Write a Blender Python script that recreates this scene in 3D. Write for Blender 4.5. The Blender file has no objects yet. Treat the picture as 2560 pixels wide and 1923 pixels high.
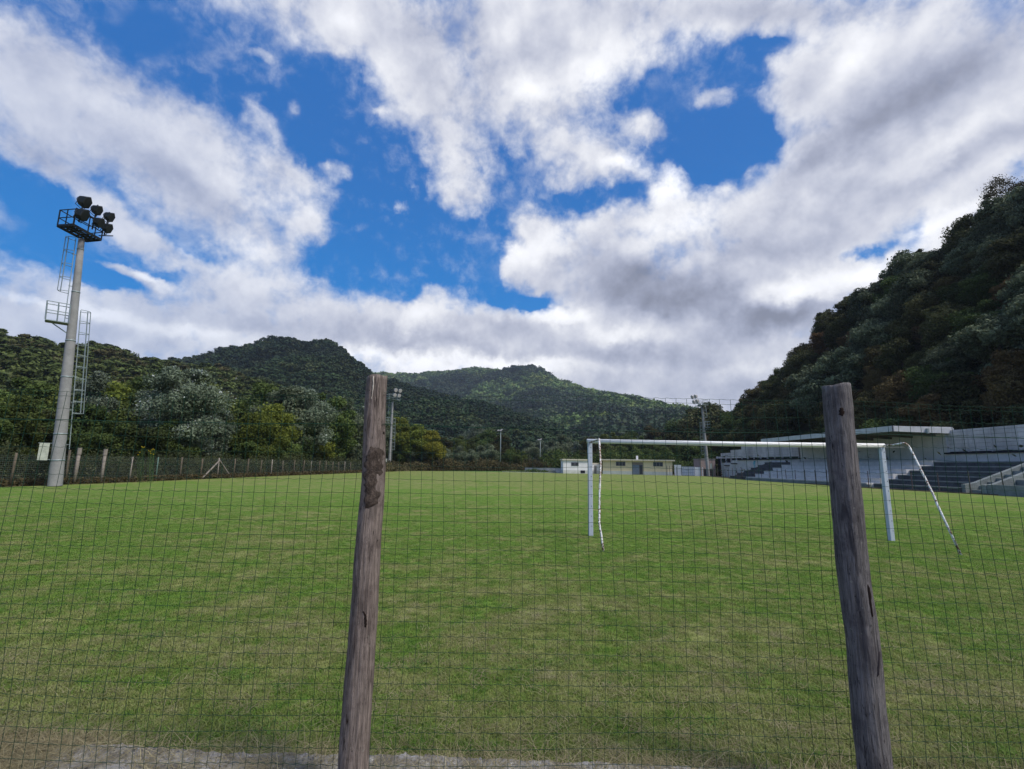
import bpy, math, random
import numpy as np
from mathutils import Vector, Matrix

# ------------------------------------------------------------------ camera, world, sun, exposure
S = bpy.context.scene
COL = S.collection
EYE = 1.77
FPX, TILT, ROLL = 1200.0, math.radians(9.49), math.radians(0.9)
fw = Vector((0, math.cos(TILT), math.sin(TILT))); u0 = Vector((0, -math.sin(TILT), math.cos(TILT))); r0 = Vector((1, 0, 0))
cR = r0*math.cos(ROLL) + u0*math.sin(ROLL); cU = u0*math.cos(ROLL) - r0*math.sin(ROLL)
cam_d = bpy.data.cameras.new('camera'); cam = bpy.data.objects.new('camera', cam_d); COL.objects.link(cam)
cam.matrix_world = Matrix(((cR.x, cU.x, -fw.x, 0), (cR.y, cU.y, -fw.y, 0), (cR.z, cU.z, -fw.z, EYE), (0, 0, 0, 1)))
cam_d.sensor_width = 36; cam_d.lens = 36*FPX/2560; cam_d.clip_end = 20000; cam_d.clip_start = 0.05
S.camera = cam

def ray(px, py):
    return cR*(px-1280) + cU*(961.5-py) + fw*FPX
def at_y(px, py, Y):                 # point on the sight line of a source pixel at distance Y
    d = ray(px, py); k = Y/d.y; return Vector((d.x*k, Y, EYE+d.z*k))
def at_z(px, py, z=0.0):
    d = ray(px, py); k = (z-EYE)/d.z; return Vector((d.x*k, d.y*k, z))

SUN_EL, SUN_AZ = math.radians(54), math.radians(122)     # azimuth from +Y towards +X
sd = Vector((math.sin(SUN_AZ)*math.cos(SUN_EL), math.cos(SUN_AZ)*math.cos(SUN_EL), math.sin(SUN_EL)))
sl = bpy.data.lights.new('sun', 'SUN'); so = bpy.data.objects.new('sun', sl); COL.objects.link(so)
sl.energy = 2.7; sl.angle = math.radians(14); sl.color = (1.0, 0.96, 0.9)
so.rotation_euler = sd.to_track_quat('Z', 'Y').to_euler()
S.view_settings.view_transform = 'Standard'; S.view_settings.look = 'None'
EXPO = 0.45; S.view_settings.exposure = EXPO; S.view_settings.gamma = 1.0; S.view_settings.use_curve_mapping = False
try:
    S.cycles.use_denoising = True
    S.cycles.max_bounces = 6; S.cycles.diffuse_bounces = 3; S.cycles.glossy_bounces = 2
    S.cycles.transmission_bounces = 3; S.cycles.transparent_max_bounces = 4; S.cycles.volume_bounces = 0
    S.cycles.volume_step_rate = 1.0
except Exception: pass

W = bpy.data.worlds.new('World'); S.world = W; W.use_nodes = True
SKY_STRENGTH = 0.12

class NT:                            # terse node-building
    def __init__(s, tree): s.t = tree; s.n = tree.nodes; s.l = tree.links
    def new(s, typ, **k):
        n = s.n.new(typ)
        for a, b in k.items(): setattr(n, a, b)
        return n
    def put(s, sock, v):
        if isinstance(v, bpy.types.NodeSocket): s.l.new(v, sock)
        elif v is not None:
            try: sock.default_value = v
            except Exception: sock.default_value = (v[0], v[1], v[2], 1) if len(v) == 3 else v
    def m(s, op, a, b=None, c=None, clamp=False):
        n = s.new('ShaderNodeMath', operation=op, use_clamp=clamp)
        for i, v in enumerate((a, b, c)): s.put(n.inputs[i], v)
        return n.outputs[0]
    def v(s, op, a, b=None, scale=None):
        n = s.new('ShaderNodeVectorMath', operation=op); s.put(n.inputs[0], a); s.put(n.inputs[1], b)
        if scale is not None: s.put(n.inputs['Scale'], scale)
        return n.outputs['Value'] if op in ('DOT_PRODUCT', 'LENGTH', 'DISTANCE') else n.outputs['Vector']
    def noise(s, vec, scale, detail=4, rough=.55, dist=0.0, out='Fac', dims='3D'):
        n = s.new('ShaderNodeTexNoise', noise_dimensions=dims); s.put(n.inputs['Vector'], vec)
        n.inputs['Scale'].default_value = scale; n.inputs['Detail'].default_value = detail
        n.inputs['Roughness'].default_value = rough; n.inputs['Distortion'].default_value = dist
        return n.outputs[out]
    def mix(s, f, a, b, blend='MIX'):
        n = s.new('ShaderNodeMix', data_type='RGBA', blend_type=blend)
        s.put(n.inputs[0], f); s.put(n.inputs[6], a); s.put(n.inputs[7], b); return n.outputs[2]
    def mr(s, v, a, b, c=0.0, d=1.0, smooth=True):
        n = s.new('ShaderNodeMapRange', interpolation_type='SMOOTHSTEP' if smooth else 'LINEAR')
        for i, x in enumerate((v, a, b, c, d)): s.put(n.inputs[i], x)
        return n.outputs[0]

def build_sky():
    t = NT(W.node_tree); t.n.clear()
    out = t.new('ShaderNodeOutputWorld'); bg = t.new('ShaderNodeBackground'); t.l.new(bg.outputs[0], out.inputs[0])
    bg.inputs[1].default_value = SKY_STRENGTH
    sky = t.new('ShaderNodeTexSky', sky_type='NISHITA', sun_disc=False)
    sky.sun_elevation = SUN_EL; sky.sun_rotation = SUN_AZ; sky.altitude = 300; sky.air_density = 1.0; sky.dust_density = .4; sky.ozone_density = 2.0
    geo = t.new('ShaderNodeTexCoord'); D = geo.outputs['Generated']
    sep = t.new('ShaderNodeSeparateXYZ'); t.l.new(D, sep.inputs[0]); x, y, z = sep.outputs
    # deeper blue, away from the horizon glow
    hs = t.new('ShaderNodeHueSaturation'); hs.inputs['Saturation'].default_value = 1.38; hs.inputs['Value'].default_value = .95
    t.l.new(sky.outputs[0], hs.inputs['Color'])
    blue = t.mix(1.0, hs.outputs[0], (0.62, 0.93, 1.12, 1), 'MULTIPLY')
    kk = 1/(SKY_STRENGTH*2**EXPO)
    grad = t.mix(t.mr(z, .18, .62), tuple(v*kk for v in (.006, .225, .66))+(1,), tuple(v*kk for v in (.022, .155, .50))+(1,))
    blue = t.mix(.90, blue, grad)
    # coordinates over the frontal sky: (x/y, z/y) of the direction
    yy = t.m('MAXIMUM', y, 0.05)
    qx = t.m('DIVIDE', x, yy); qz = t.m('DIVIDE', z, yy)
    # warp
    cmb0 = t.new('ShaderNodeCombineXYZ'); t.l.new(qx, cmb0.inputs[0]); t.l.new(qz, cmb0.inputs[1]); cmb0.inputs[2].default_value = 1
    w1 = t.noise(D, 7, 6, .6, out='Color'); w1 = t.v('SUBTRACT', w1, (.5, .5, .5))
    w2 = t.noise(D, 26, 4, .6, out='Color'); w2 = t.v('SUBTRACT', w2, (.5, .5, .5))
    wv = t.v('ADD', t.v('SCALE', w1, scale=.13), t.v('SCALE', w2, scale=.035))
    wv = t.v('MULTIPLY', wv, (1, 1, 0))
    q = t.v('ADD', cmb0.outputs[0], wv)
    def qof(px, py):
        d = ray(px*1.15732, py*1.15732); return np.array((d.x/d.y, d.z/d.y))
    def blobs(lst):
        acc = None
        for (cx, cy, rx, ry, ang, amp) in lst:
            a = math.radians(ang); ca, sa = math.cos(a), math.sin(a)
            c = qof(cx, cy); e1 = qof(cx+rx*ca, cy+rx*sa)-c; e2 = qof(cx-ry*sa, cy+ry*ca)-c
            M = np.linalg.inv(np.array((e1, e2)).T)
            tr = -M @ c
            u = t.v('DOT_PRODUCT', q, (M[0, 0], M[0, 1], tr[0])); v = t.v('DOT_PRODUCT', q, (M[1, 0], M[1, 1], tr[1]))
            r2 = t.m('MULTIPLY_ADD', v, v, t.m('MULTIPLY', u, u))
            g = t.m('POWER', 0.3679, r2)
            acc = t.m('MULTIPLY_ADD', g, amp, 0.0 if acc is None else acc)
        return acc
    cover = [ # cx, cy, rx, ry, angle, amount  (directions taken from the view)
     (230,240,400,95,29,1.1),(60,130,150,70,20,.7),(430,400,230,75,32,.75),(560,255,80,30,45,.5),(110,310,200,55,25,.75),(470,330,150,60,35,.5),
     (650,385,90,26,35,.6),(662,488,42,34,0,.62),(735,378,30,24,0,.6),(440,150,70,25,25,.42),(560,130,42,14,10,.42),(655,240,30,30,0,.25),
     (225,455,225,24,34,1.0),(285,590,95,13,24,.9),(530,545,130,42,22,.62),(620,600,80,30,30,.4),(70,600,150,50,14,.65),(130,690,200,50,8,.75),
     (300,530,90,26,32,.45),
     (360,700,360,66,6,.85),(800,715,380,58,2,.85),(620,650,230,38,12,.6),(1010,690,200,42,0,.75),(960,640,60,22,-10,.4),(1120,740,300,50,0,.8),(300,760,400,40,5,.8),
     (780,50,150,60,35,.8),(1000,50,260,110,0,.9),(890,170,100,90,45,.6),(930,240,70,70,45,.55),(985,340,75,80,0,.85),(990,430,56,52,10,.8),(660,440,60,30,40,.35),(600,350,50,26,40,.4),(905,330,40,25,-10,.35),
     (1110,200,120,70,-10,.8),(1250,90,220,100,-8,.85),(1190,300,80,75,30,.85),(1290,330,60,35,10,.7),(1320,370,85,36,12,.95),(1210,385,50,24,0,.5),(1390,280,55,40,0,.42),(1545,222,62,34,-8,.75),(1370,290,80,50,10,.4),(1280,250,80,60,0,.3),(1500,15,320,55,0,.85),(1640,40,120,60,0,.5),
     (870,390,22,10,0,.3),(868,438,28,14,35,.35),(1600,375,30,12,-25,.3),(820,240,25,8,0,.25),(1080,300,25,14,0,.3),
     (1810,130,160,110,-30,.9),(2030,120,260,170,-30,1.1),(1720,215,90,55,-20,.7),(1980,330,330,110,-27,1.1),(2150,250,150,150,-30,.9),(1720,400,140,100,-40,.8),
     (1445,405,44,66,0,1.0),(1560,440,60,45,-20,.6),(1480,500,290,70,-8,.9),(1180,545,60,62,0,.8),(1300,580,200,90,18,.9),(1330,470,110,30,-10,.35),(1420,650,230,55,5,.9),(1600,590,220,70,-10,.9),(1790,470,200,70,-20,.8),
     (1780,610,190,50,-14,1.0),(1660,690,240,60,-10,.9),(1330,770,300,60,0,.95),(1600,800,330,70,0,1.0),(1320,700,100,30,0,.5),(1180,700,100,30,0,.5),
     (2060,455,110,34,-22,.9),(2140,400,90,40,-30,.4),(2080,520,120,30,-20,.6),(1150,620,40,14,0,.3),(1500,855,420,40,3,.9),(1000,900,1600,60,0,1.0),(1050,770,350,40,0,.8),(1850,600,90,30,-10,.5),
     # sky above and beside the frame
     (300,-250,500,160,20,.9),(1500,-200,700,120,0,.9),(2700,200,400,350,-20,1.0),(-500,300,450,160,15,.9),(-500,680,500,90,5,.9),(2800,650,500,120,-5,.9),
     # gaps
     (1560,310,130,50,-30,-.65),(1480,235,70,40,-20,-.35),(1655,310,40,45,0,-.5),(1080,560,60,70,0,-.5),(700,560,60,40,0,-.3),(720,150,60,90,35,-.3),(330,60,90,50,30,-.5),(1150,660,70,18,5,-.45),(1855,540,90,13,-14,-.75),(1980,478,28,40,0,-.6),(2190,360,45,40,-30,-.7),(1560,735,14,12,0,-.5),
     (270,85,70,22,25,-.35),(1660,95,60,25,0,-.7),(1600,180,60,50,0,-.35),(1420,190,40,40,0,-.3),(240,590,40,10,20,-.2),(70,450,120,45,28,-.8),(60,530,110,24,10,-.5),(200,590,60,26,25,-.5),(250,620,110,13,14,-.4),(370,600,40,16,0,-.3),(1120,655,60,20,8,-.4),(560,730,60,10,5,-.3),(1420,330,50,22,10,-.25),
    ]
    dens = blobs(cover)
    # generic clouds on a layer overhead and behind the camera
    zz = t.m('MAXIMUM', z, 0.0); zz = t.m('ADD', zz, .18)
    lx = t.m('DIVIDE', x, zz); ly = t.m('DIVIDE', y, zz)
    lay = t.new('ShaderNodeCombineXYZ'); t.l.new(lx, lay.inputs[0]); t.l.new(t.m('MULTIPLY', ly, .55), lay.inputs[1])
    L = lay.outputs[0]
    g1 = t.noise(L, .8, 5, .6)
    generic = t.mr(g1, .42, .62, 0, .95)
    front = t.mr(y, .18, .42)
    dens = t.m('ADD', t.m('MULTIPLY', dens, front), t.m('MULTIPLY', generic, t.m('SUBTRACT', 1.0, front)))
    # fractal detail; finer towards the horizon
    n1 = t.noise(L, 2.2, 7, .58, .15); n2 = t.noise(D, 7, 5, .58, .1); n3 = t.noise(D, 30, 6, .62, .2)
    det = t.m('ADD', t.m('MULTIPLY', t.m('SUBTRACT', n1, .5), .75), t.m('ADD', t.m('MULTIPLY', t.m('SUBTRACT', n2, .5), 1.35), t.m('MULTIPLY', t.m('SUBTRACT', n3, .5), .7)))
    raw = dens
    dens = t.m('SUBTRACT', 1.0, t.m('POWER', .30, t.m('MAXIMUM', dens, 0)))
    det = t.m('MULTIPLY', t.m('MULTIPLY', det, t.mr(dens, .0, .35, .35, 1)), t.mr(raw, 1.1, 2.2, 1, .45))
    d2 = t.m('ADD', dens, det)
    alpha = t.mr(d2, .15, .76)
    alpha = t.m('MULTIPLY', alpha, t.mr(qx, -1.0, -.15, .82, 1.0))
    veil = t.mr(t.m('ADD', t.m('MULTIPLY', n1, .6), t.m('MULTIPLY', n3, .4)), .47, .66, 0, .34)      # thin high cloud
    alpha = t.m('MAXIMUM', alpha, t.m('MULTIPLY', veil, t.mr(raw, -.3, .15)))
    thick = t.mr(t.m('ADD', raw, t.m('MULTIPLY', det, .5)), .6, 2.0)
    # grey bases
    grey = blobs([(1370,590,170,48,14,.9),(1480,660,240,36,6,1.0),(1700,690,130,34,-12,1.0),(1980,200,330,48,-33,.75),(1820,300,150,40,-35,.5),(1960,385,260,32,-22,.5),(1180,120,170,50,-12,.4),
      (1000,60,120,60,0,.45),(420,410,240,40,30,.4),(200,560,240,26,32,.45),(640,700,260,22,8,.4),(1450,775,280,22,0,.45),(1640,830,200,30,0,.5),(900,740,240,18,0,.35),(60,340,160,40,20,.4),(1100,700,90,20,0,.3),(1600,560,160,30,-10,.45),(1700,20,300,30,0,.4)])
    # bright crowns facing the sun
    white = blobs([(1175,530,62,34,-20,1.0),(1450,400,38,50,0,1.0),(1330,355,60,20,10,.8),(1500,480,120,30,-20,.7),(1850,590,150,28,-12,1.0),(1700,640,100,24,-10,.8),(1250,690,60,20,0,.6),(1650,790,90,20,0,.5),
      (1850,130,90,40,-50,.6),(2000,330,190,30,-30,.6),(1290,120,80,60,-45,.7),(1140,190,50,30,0,.7),(300,270,330,40,30,.35),(395,545,50,12,38,.8),(320,600,50,9,24,.8),(2060,450,90,20,-22,.9),(820,770,150,22,4,.6),(1050,800,160,20,0,.6),(760,40,40,30,40,.6),(540,550,90,25,22,.3),(1100,70,40,30,-50,.5),(220,680,100,16,10,.9),(420,720,120,18,4,.8),(900,690,60,24,-10,.7),(1180,690,90,18,10,.8),(1080,790,220,16,4,.8),(1350,730,70,20,0,.8),(1700,820,160,18,0,.4),(620,760,180,16,4,.6),(60,640,90,12,12,.7)])
    grey = t.m('MULTIPLY', grey, front); white = t.m('MULTIPLY', white, front)
    sh = t.m('SUBTRACT', n2, t.noise(t.v('ADD', D, (-.012, .004, .028)), 7, 5, .58, .1))
    lum = t.m('ADD', .79, t.m('MULTIPLY', white, .36))
    lum = t.m('SUBTRACT', lum, t.m('MULTIPLY', grey, .30))
    lum = t.m('ADD', lum, t.m('MULTIPLY', sh, .75))
    lum = t.m('ADD', lum, t.m('MULTIPLY', t.m('SUBTRACT', n3, .5), .16))
    lum = t.m('SUBTRACT', lum, t.m('MULTIPLY', thick, .10)); lum = t.m('ADD', lum, t.mr(alpha, .1, .8, .10, .03))
    lum = t.m('MINIMUM', t.m('MAXIMUM', lum, .34), 1.15)
    ramp = t.mix(t.mr(lum, .45, 1.0, 0, 1), (.72, .78, 1.02, 1), (.98, .99, 1.04, 1))
    ccol = t.v('SCALE', ramp, scale=t.m('MULTIPLY', lum, kk))
    colr = t.mix(alpha, blue, ccol)
    # below the horizon: dull ground tone
    colr = t.mix(t.mr(z, -.05, 0), (.6, .7, .5, 1), colr)
    t.l.new(colr, bg.inputs[0])
    W.cycles.sampling_method = 'MANUAL'; W.cycles.sample_map_resolution = 512
build_sky()

# ------------------------------------------------------------------ helpers
rnd = random.Random(7)
def mat(name, rough=.8, spec=.3):
    m = bpy.data.materials.new(name); m.use_nodes = True
    t = NT(m.node_tree); b = t.n['Principled BSDF']; b.inputs['Roughness'].default_value = rough
    b.inputs['Specular IOR Level'].default_value = spec
    return m, t, b
def simple(name, col, rough=.8, spec=.3, metal=0, var=.25, scale=6, bump=0, stretch=(1, 1, 1)):
    m, t, b = mat(name, rough, spec)
    g = t.new('ShaderNodeTexCoord').outputs['Object']; g = t.v('MULTIPLY', g, stretch)
    n = t.noise(g, scale, 6, .6); n2 = t.noise(g, scale*7, 4, .6)
    f = t.m('ADD', t.m('MULTIPLY', n, .65), t.m('MULTIPLY', n2, .35)); f = t.mr(f, .3, .7)
    c = t.mix(f, tuple(v*(1-var) for v in col)+(1,), tuple(min(1, v*(1+var)) for v in col)+(1,))
    t.l.new(c, b.inputs['Base Color']); b.inputs['Metallic'].default_value = metal
    if bump:
        bp = t.new('ShaderNodeBump'); bp.inputs['Strength'].default_value = bump; bp.inputs['Distance'].default_value = .02
        t.l.new(f, bp.inputs['Height']); t.l.new(bp.outputs[0], b.inputs['Normal'])
    return m

def props(o, label=None, cat=None, group=None, kind=None):
    if label: o['label'] = label
    if cat: o['category'] = cat
    if group: o['group'] = group
    if kind: o['kind'] = kind
    return o
def empty(name, loc, label, cat, group=None, rot=None):
    o = bpy.data.objects.new(name, None); COL.objects.link(o); o.location = loc; o.empty_display_size = .2
    if rot: o.rotation_euler = rot
    return props(o, label, cat, group)
def link(name, me, parent=None):
    o = bpy.data.objects.new(name, me); COL.objects.link(o)
    if parent: o.parent = parent
    return o
def copy_tree(o, parent=None):
    kids = list(o.children); c = o.copy(); COL.objects.link(c)
    if parent: c.parent = parent
    for k in kids: copy_tree(k, c)
    return c

class MB:
    def __init__(s): s.v = []; s.f = []; s.m = []
    def add(s, vs, fs, mi=0):
        o = len(s.v); s.v += [tuple(v) for v in vs]; s.f += [tuple(i+o for i in f) for f in fs]; s.m += [mi]*len(fs); return s
    def box(s, a, b, mi=0):
        (x0, y0, z0), (x1, y1, z1) = a, b
        return s.hexa([(x0,y0,z0),(x1,y0,z0),(x1,y1,z0),(x0,y1,z0),(x0,y0,z1),(x1,y0,z1),(x1,y1,z1),(x0,y1,z1)], mi)
    def hexa(s, p, mi=0):
        return s.add(p, [(0,3,2,1),(4,5,6,7),(0,1,5,4),(1,2,6,5),(2,3,7,6),(3,0,4,7)], mi)
    def bar(s, a, b, w, h=None, mi=0, up=(0, 0, 1)):      # rectangular bar a->b
        h = h or w; a, b = Vector(a), Vector(b); d = (b-a).normalized(); up = Vector(up)
        if abs(d.dot(up)) > .98: up = Vector((0, 1, 0))
        x = d.cross(up).normalized(); y = x.cross(d)
        p = [a-x*w/2-y*h/2, a+x*w/2-y*h/2, a+x*w/2+y*h/2, a-x*w/2+y*h/2]
        p += [q+(b-a) for q in p]
        return s.hexa(p, mi)
    def tube(s, pts, r, n=8, mi=0, cap=True, jag=0):
        pts = [Vector(p) for p in pts]; R = r if isinstance(r, (list, tuple)) else [r]*len(pts)
        o = len(s.v); prev = None
        for i, p in enumerate(pts):
            d = (pts[min(i+1, len(pts)-1)]-pts[max(i-1, 0)]).normalized()
            if prev is None:
                up = Vector((0, 0, 1)) if abs(d.z) < .9 else Vector((0, 1, 0)); x = d.cross(up).normalized()
            else: x = (prev-d*prev.dot(d)).normalized()
            prev = x; y = d.cross(x)
            for k in range(n):
                a = 2*math.pi*k/n; rr = R[i]*(1+(rnd.random()-.5)*jag); s.v.append(tuple(p+(x*math.cos(a)+y*math.sin(a))*rr))
        for i in range(len(pts)-1):
            for k in range(n):
                a = o+i*n+k; b = o+i*n+(k+1) % n; s.f.append((a, b, b+n, a+n)); s.m.append(mi)
        if cap:
            s.f.append(tuple(o+k for k in range(n))[::-1]); s.m.append(mi)
            s.f.append(tuple(o+(len(pts)-1)*n+k for k in range(n))); s.m.append(mi)
        return s
    def mesh(s, name, mats, smooth=False):
        me = bpy.data.meshes.new(name); me.from_pydata(s.v, [], s.f)
        for m in (mats if isinstance(mats, (list, tuple)) else [mats]): me.materials.append(m)
        if len(set(s.m)) > 1: me.polygons.foreach_set('material_index', s.m)
        if smooth: me.polygons.foreach_set('use_smooth', [True]*len(s.f))
        me.update(); return me
    def build(s, name, mats, parent=None, smooth=False):
        return link(name, s.mesh(name, mats, smooth), parent)

def np_mesh(name, V, F, mats, smooth=False, tint=None, mi=None):
    """V (n,3), F (m,k) with constant k"""
    me = bpy.data.meshes.new(name); V = np.asarray(V, np.float32); F = np.asarray(F, np.int32); k = F.shape[1]
    me.vertices.add(len(V)); me.vertices.foreach_set('co', V.ravel())
    me.loops.add(F.size); me.loops.foreach_set('vertex_index', F.ravel())
    me.polygons.add(len(F)); me.polygons.foreach_set('loop_start', np.arange(len(F), dtype=np.int32)*k)
    for m in (mats if isinstance(mats, (list, tuple)) else [mats]): me.materials.append(m)
    if mi is not None: me.polygons.foreach_set('material_index', np.asarray(mi, np.int32))
    if smooth: me.polygons.foreach_set('use_smooth', np.ones(len(F), bool))
    me.update(calc_edges=True)
    if tint is not None:
        a = me.attributes.new('tint', 'FLOAT', 'FACE'); a.data.foreach_set('value', np.asarray(tint, np.float32))
    return me

# ------------------------------------------------------------------ grass colours shared by the pitch sheet and the blades
def turf_colour(t, pos, rand=None):
    big = t.noise(pos, .22, 4, .6); mid = t.noise(pos, 1.3, 5, .62); fine = t.noise(pos, 7, 5, .65)
    sep = t.new('ShaderNodeSeparateXYZ'); t.l.new(pos, sep.inputs[0]); y = sep.outputs[1]
    dry = t.m('ADD', t.m('MULTIPLY', mid, .6), t.m('MULTIPLY', fine, .4))
    dry = t.m('ADD', dry, t.m('MULTIPLY', t.m('SUBTRACT', big, .5), .5))
    near = t.mr(y, 3.2, 13, .068, -.03)                    # worn, drier turf in the goal mouth's apron by the fence
    near = t.m('ADD', near, t.mr(y, 24, 48, 0, .08))
    near = t.m('ADD', near, t.mr(y, 60, 95, 0, .03))
    dry = t.m('ADD', dry, near)
    if rand is not None: dry = t.m('ADD', dry, t.m('MULTIPLY', t.m('SUBTRACT', rand, .5), .22))
    green = t.mix(t.mr(fine, .35, .65), (.080, .158, .018, 1), (.140, .220, .030, 1))
    olive = t.mix(t.mr(mid, .35, .65), (.140, .175, .036, 1), (.205, .220, .064, 1))
    straw = t.mix(t.mr(fine, .3, .7), (.19, .165, .090, 1), (.30, .26, .155, 1))
    c = t.mix(t.mr(dry, .45, .57), green, olive)
    c = t.mix(t.mr(dry, .62, .80, 0, .85), c, straw)
    c = t.v('MULTIPLY', c, (1.10, 1.10, 1.25))
    return c, dry, fine

def m_turf():
    m, t, b = mat('turf', .95, .1)
    pos = t.new('ShaderNodeNewGeometry').outputs['Position']
    c, dry, fine = turf_colour(t, pos)
    ff = t.noise(t.v('MULTIPLY', pos, (1.0, .55, 1)), 30, 5, .7)
    c = t.mix(t.mr(ff, .32, .6, .42, 0), c, (.030, .045, .012, 1))
    t.l.new(c, b.inputs['Base Color'])
    bp = t.new('ShaderNodeBump'); bp.inputs['Strength'].default_value = .7; bp.inputs['Distance'].default_value = .03
    t.l.new(ff, bp.inputs['Height']); t.l.new(bp.outputs[0], b.inputs['Normal'])
    return m
def m_rough_ground():
    m, t, b = mat('rough_ground', .95, .1)
    pos = t.new('ShaderNodeNewGeometry').outputs['Position']
    n = t.noise(pos, .35, 5, .65); f = t.noise(pos, 9, 6, .7)
    sep = t.new('ShaderNodeSeparateXYZ'); t.l.new(pos, sep.inputs[0])
    c = t.mix(t.mr(n, .40, .60), (.085, .115, .035, 1), (.15, .115, .065, 1))
    c = t.mix(t.mr(f, .35, .65, 0, .6), c, (.055, .045, .028, 1))
    soil = t.mix(t.mr(f, .35, .62), (.13, .105, .07, 1), (.33, .28, .19, 1))
    c = t.mix(t.mr(sep.outputs[1], 4.3, 3.6), c, soil)
    t.l.new(c, b.inputs['Base Color'])
    bp = t.new('ShaderNodeBump'); bp.inputs['Strength'].default_value = .8; bp.inputs['Distance'].default_value = .03
    t.l.new(f, bp.inputs['Height']); t.l.new(bp.outputs[0], b.inputs['Normal'])
    return m

def leaf_mat(name, dark, light, autumn=None, trans=.25, back=None, spec=.12, big=None):
    m, t, b = mat(name, .7, spec)
    at = t.new('ShaderNodeAttribute', attribute_name='tint').outputs['Fac']
    oi = t.new('ShaderNodeObjectInfo')
    c = t.mix(at, dark+(1,), light+(1,))
    v = t.mr(oi.outputs['Random'], 0, 1, .68, 1.35, False)
    c = t.v('SCALE', c, scale=v)
    if autumn:
        r2 = t.m('FRACT', t.m('MULTIPLY', oi.outputs['Random'], 37.7))
        c = t.mix(t.mr(r2, .62, 1.0, 0, .8, False), c, autumn+(1,))
    if big:   # sunlit and cloud-shaded patches of the hills, painted into the leaf colour
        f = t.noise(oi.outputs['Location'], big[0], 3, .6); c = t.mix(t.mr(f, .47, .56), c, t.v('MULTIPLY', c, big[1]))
    if back: # pale underside of the leaves
        g = t.new('ShaderNodeNewGeometry').outputs['Backfacing']
        c = t.mix(t.m('MULTIPLY', g, t.mr(at, .55, .85)), c, back+(1,))
    t.l.new(c, b.inputs['Base Color'])
    tr = t.new('ShaderNodeBsdfTranslucent'); t.l.new(c, tr.inputs[0])
    ms = t.new('ShaderNodeMixShader'); ms.inputs[0].default_value = trans
    t.l.new(b.outputs[0], ms.inputs[1]); t.l.new(tr.outputs[0], ms.inputs[2])
    t.l.new(ms.outputs[0], t.n['Material Output'].inputs[0])
    return m

M = {}
M['turf'] = m_turf(); M['ground'] = m_rough_ground()
M['bark'] = simple('bark', (.10, .085, .065), .9, .1, var=.4, scale=3, bump=.6, stretch=(3, 3, .6))
M['leaf_dark'] = leaf_mat('leaf_dark', (.026, .044, .012), (.080, .115, .032), (.060, .040, .018))
M['leaf_mid'] = leaf_mat('leaf_mid', (.048, .080, .020), (.145, .190, .050), (.12, .12, .03))
M['leaf_lime'] = leaf_mat('leaf_lime', (.06, .085, .014), (.19, .22, .04), (.24, .22, .03), .35)
M['leaf_silver'] = leaf_mat('leaf_silver', (.052, .072, .040), (.155, .190, .130), None, .15, (.50, .54, .52), .3)
M['leaf_willow'] = leaf_mat('leaf_willow', (.065, .085, .045), (.19, .22, .14), None, .3)
M['leaf_brown'] = leaf_mat('leaf_brown', (.050, .038, .017), (.175, .112, .052), (.12, .055, .02))
M['leaf_slope'] = leaf_mat('leaf_slope', (.028, .032, .012), (.105, .108, .040), (.14, .085, .036), .25)
M['leaf_slope_grey'] = leaf_mat('leaf_slope_grey', (.042, .058, .030), (.175, .205, .120), None, .25)
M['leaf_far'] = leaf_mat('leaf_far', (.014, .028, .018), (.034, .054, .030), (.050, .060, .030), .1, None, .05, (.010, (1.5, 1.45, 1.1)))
M['bramble'] = leaf_mat('bramble', (.018, .024, .010), (.075, .085, .035), None, .15)
M['concrete'] = simple('concrete', (.265, .262, .262), .85, .2, var=.16, scale=2, bump=.15)
M['galv'] = simple('galvanised_steel', (.28, .33, .34), .5, .4, metal=.3, var=.15, scale=8)
M['black'] = simple('dark_painted_steel', (.012, .014, .014), .6, .3, var=.2)
M['lamp_back'] = simple('black_lamp_housing', (.010, .013, .012), .5, .4, var=.3)
M['lamp_pale'] = simple('pale_lamp_housing', (.42, .40, .40), .5, .4, var=.3)

# ------------------------------------------------------------------ ground, pitch, kerb
def sheet(name, x0, x1, y0, y1, z, m, nx=1, ny=1):
    mb = MB(); vs = [(x0+(x1-x0)*i/nx, y0+(y1-y0)*j/ny, z) for j in range(ny+1) for i in range(nx+1)]
    mb.add(vs, [(j*(nx+1)+i, j*(nx+1)+i+1, (j+1)*(nx+1)+i+1, (j+1)*(nx+1)+i) for j in range(ny) for i in range(nx)])
    return props(mb.build(name, m), kind='structure')
sheet('ground', -4000, 4000, -3000, 6000, -.012, M['ground'])
mb = MB()      # the pitch narrows slightly between the two side fences
mb.add([(-31.2, 3.32, 0), (41.0, 3.32, 0), (38.6, 36, 0), (36.2, 48, 0), (37.0, 60, 0), (38.2, 80, 0), (41.5, 103.5, 0), (35.9, 106.6, 0), (22.3, 117.5, 0), (12, 116, 0), (2, 121, 0), (-25.2, 114, 0), (-26.0, 82, 0), (-28.2, 55, 0), (-29.6, 34.5, 0)], [tuple(range(15))])
props(mb.build('pitch', M['turf']), kind='structure')
M['lime'] = simple('white_lime', (.62, .62, .60), .9, .1, var=.1)
mb = MB(); mb.bar((-2, 121.0, .03), (12, 116.2, .03), .5, .06, 0)
props(mb.build('path_edge', M['lime']), 'pale kerb strip running along the far end of the pitch', 'kerb', kind='structure')
M['grass_green'] = simple('lush_grass', (.075, .17, .04), .95, .1, var=.3, scale=1)
mb = MB(); mb.add([(-16, 119, .004), (3, 121.6, .004), (4, 140, .004), (-18, 140, .004)], [(0, 1, 2, 3)])
props(mb.build('far_lawn', M['grass_green']), kind='structure')

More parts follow.
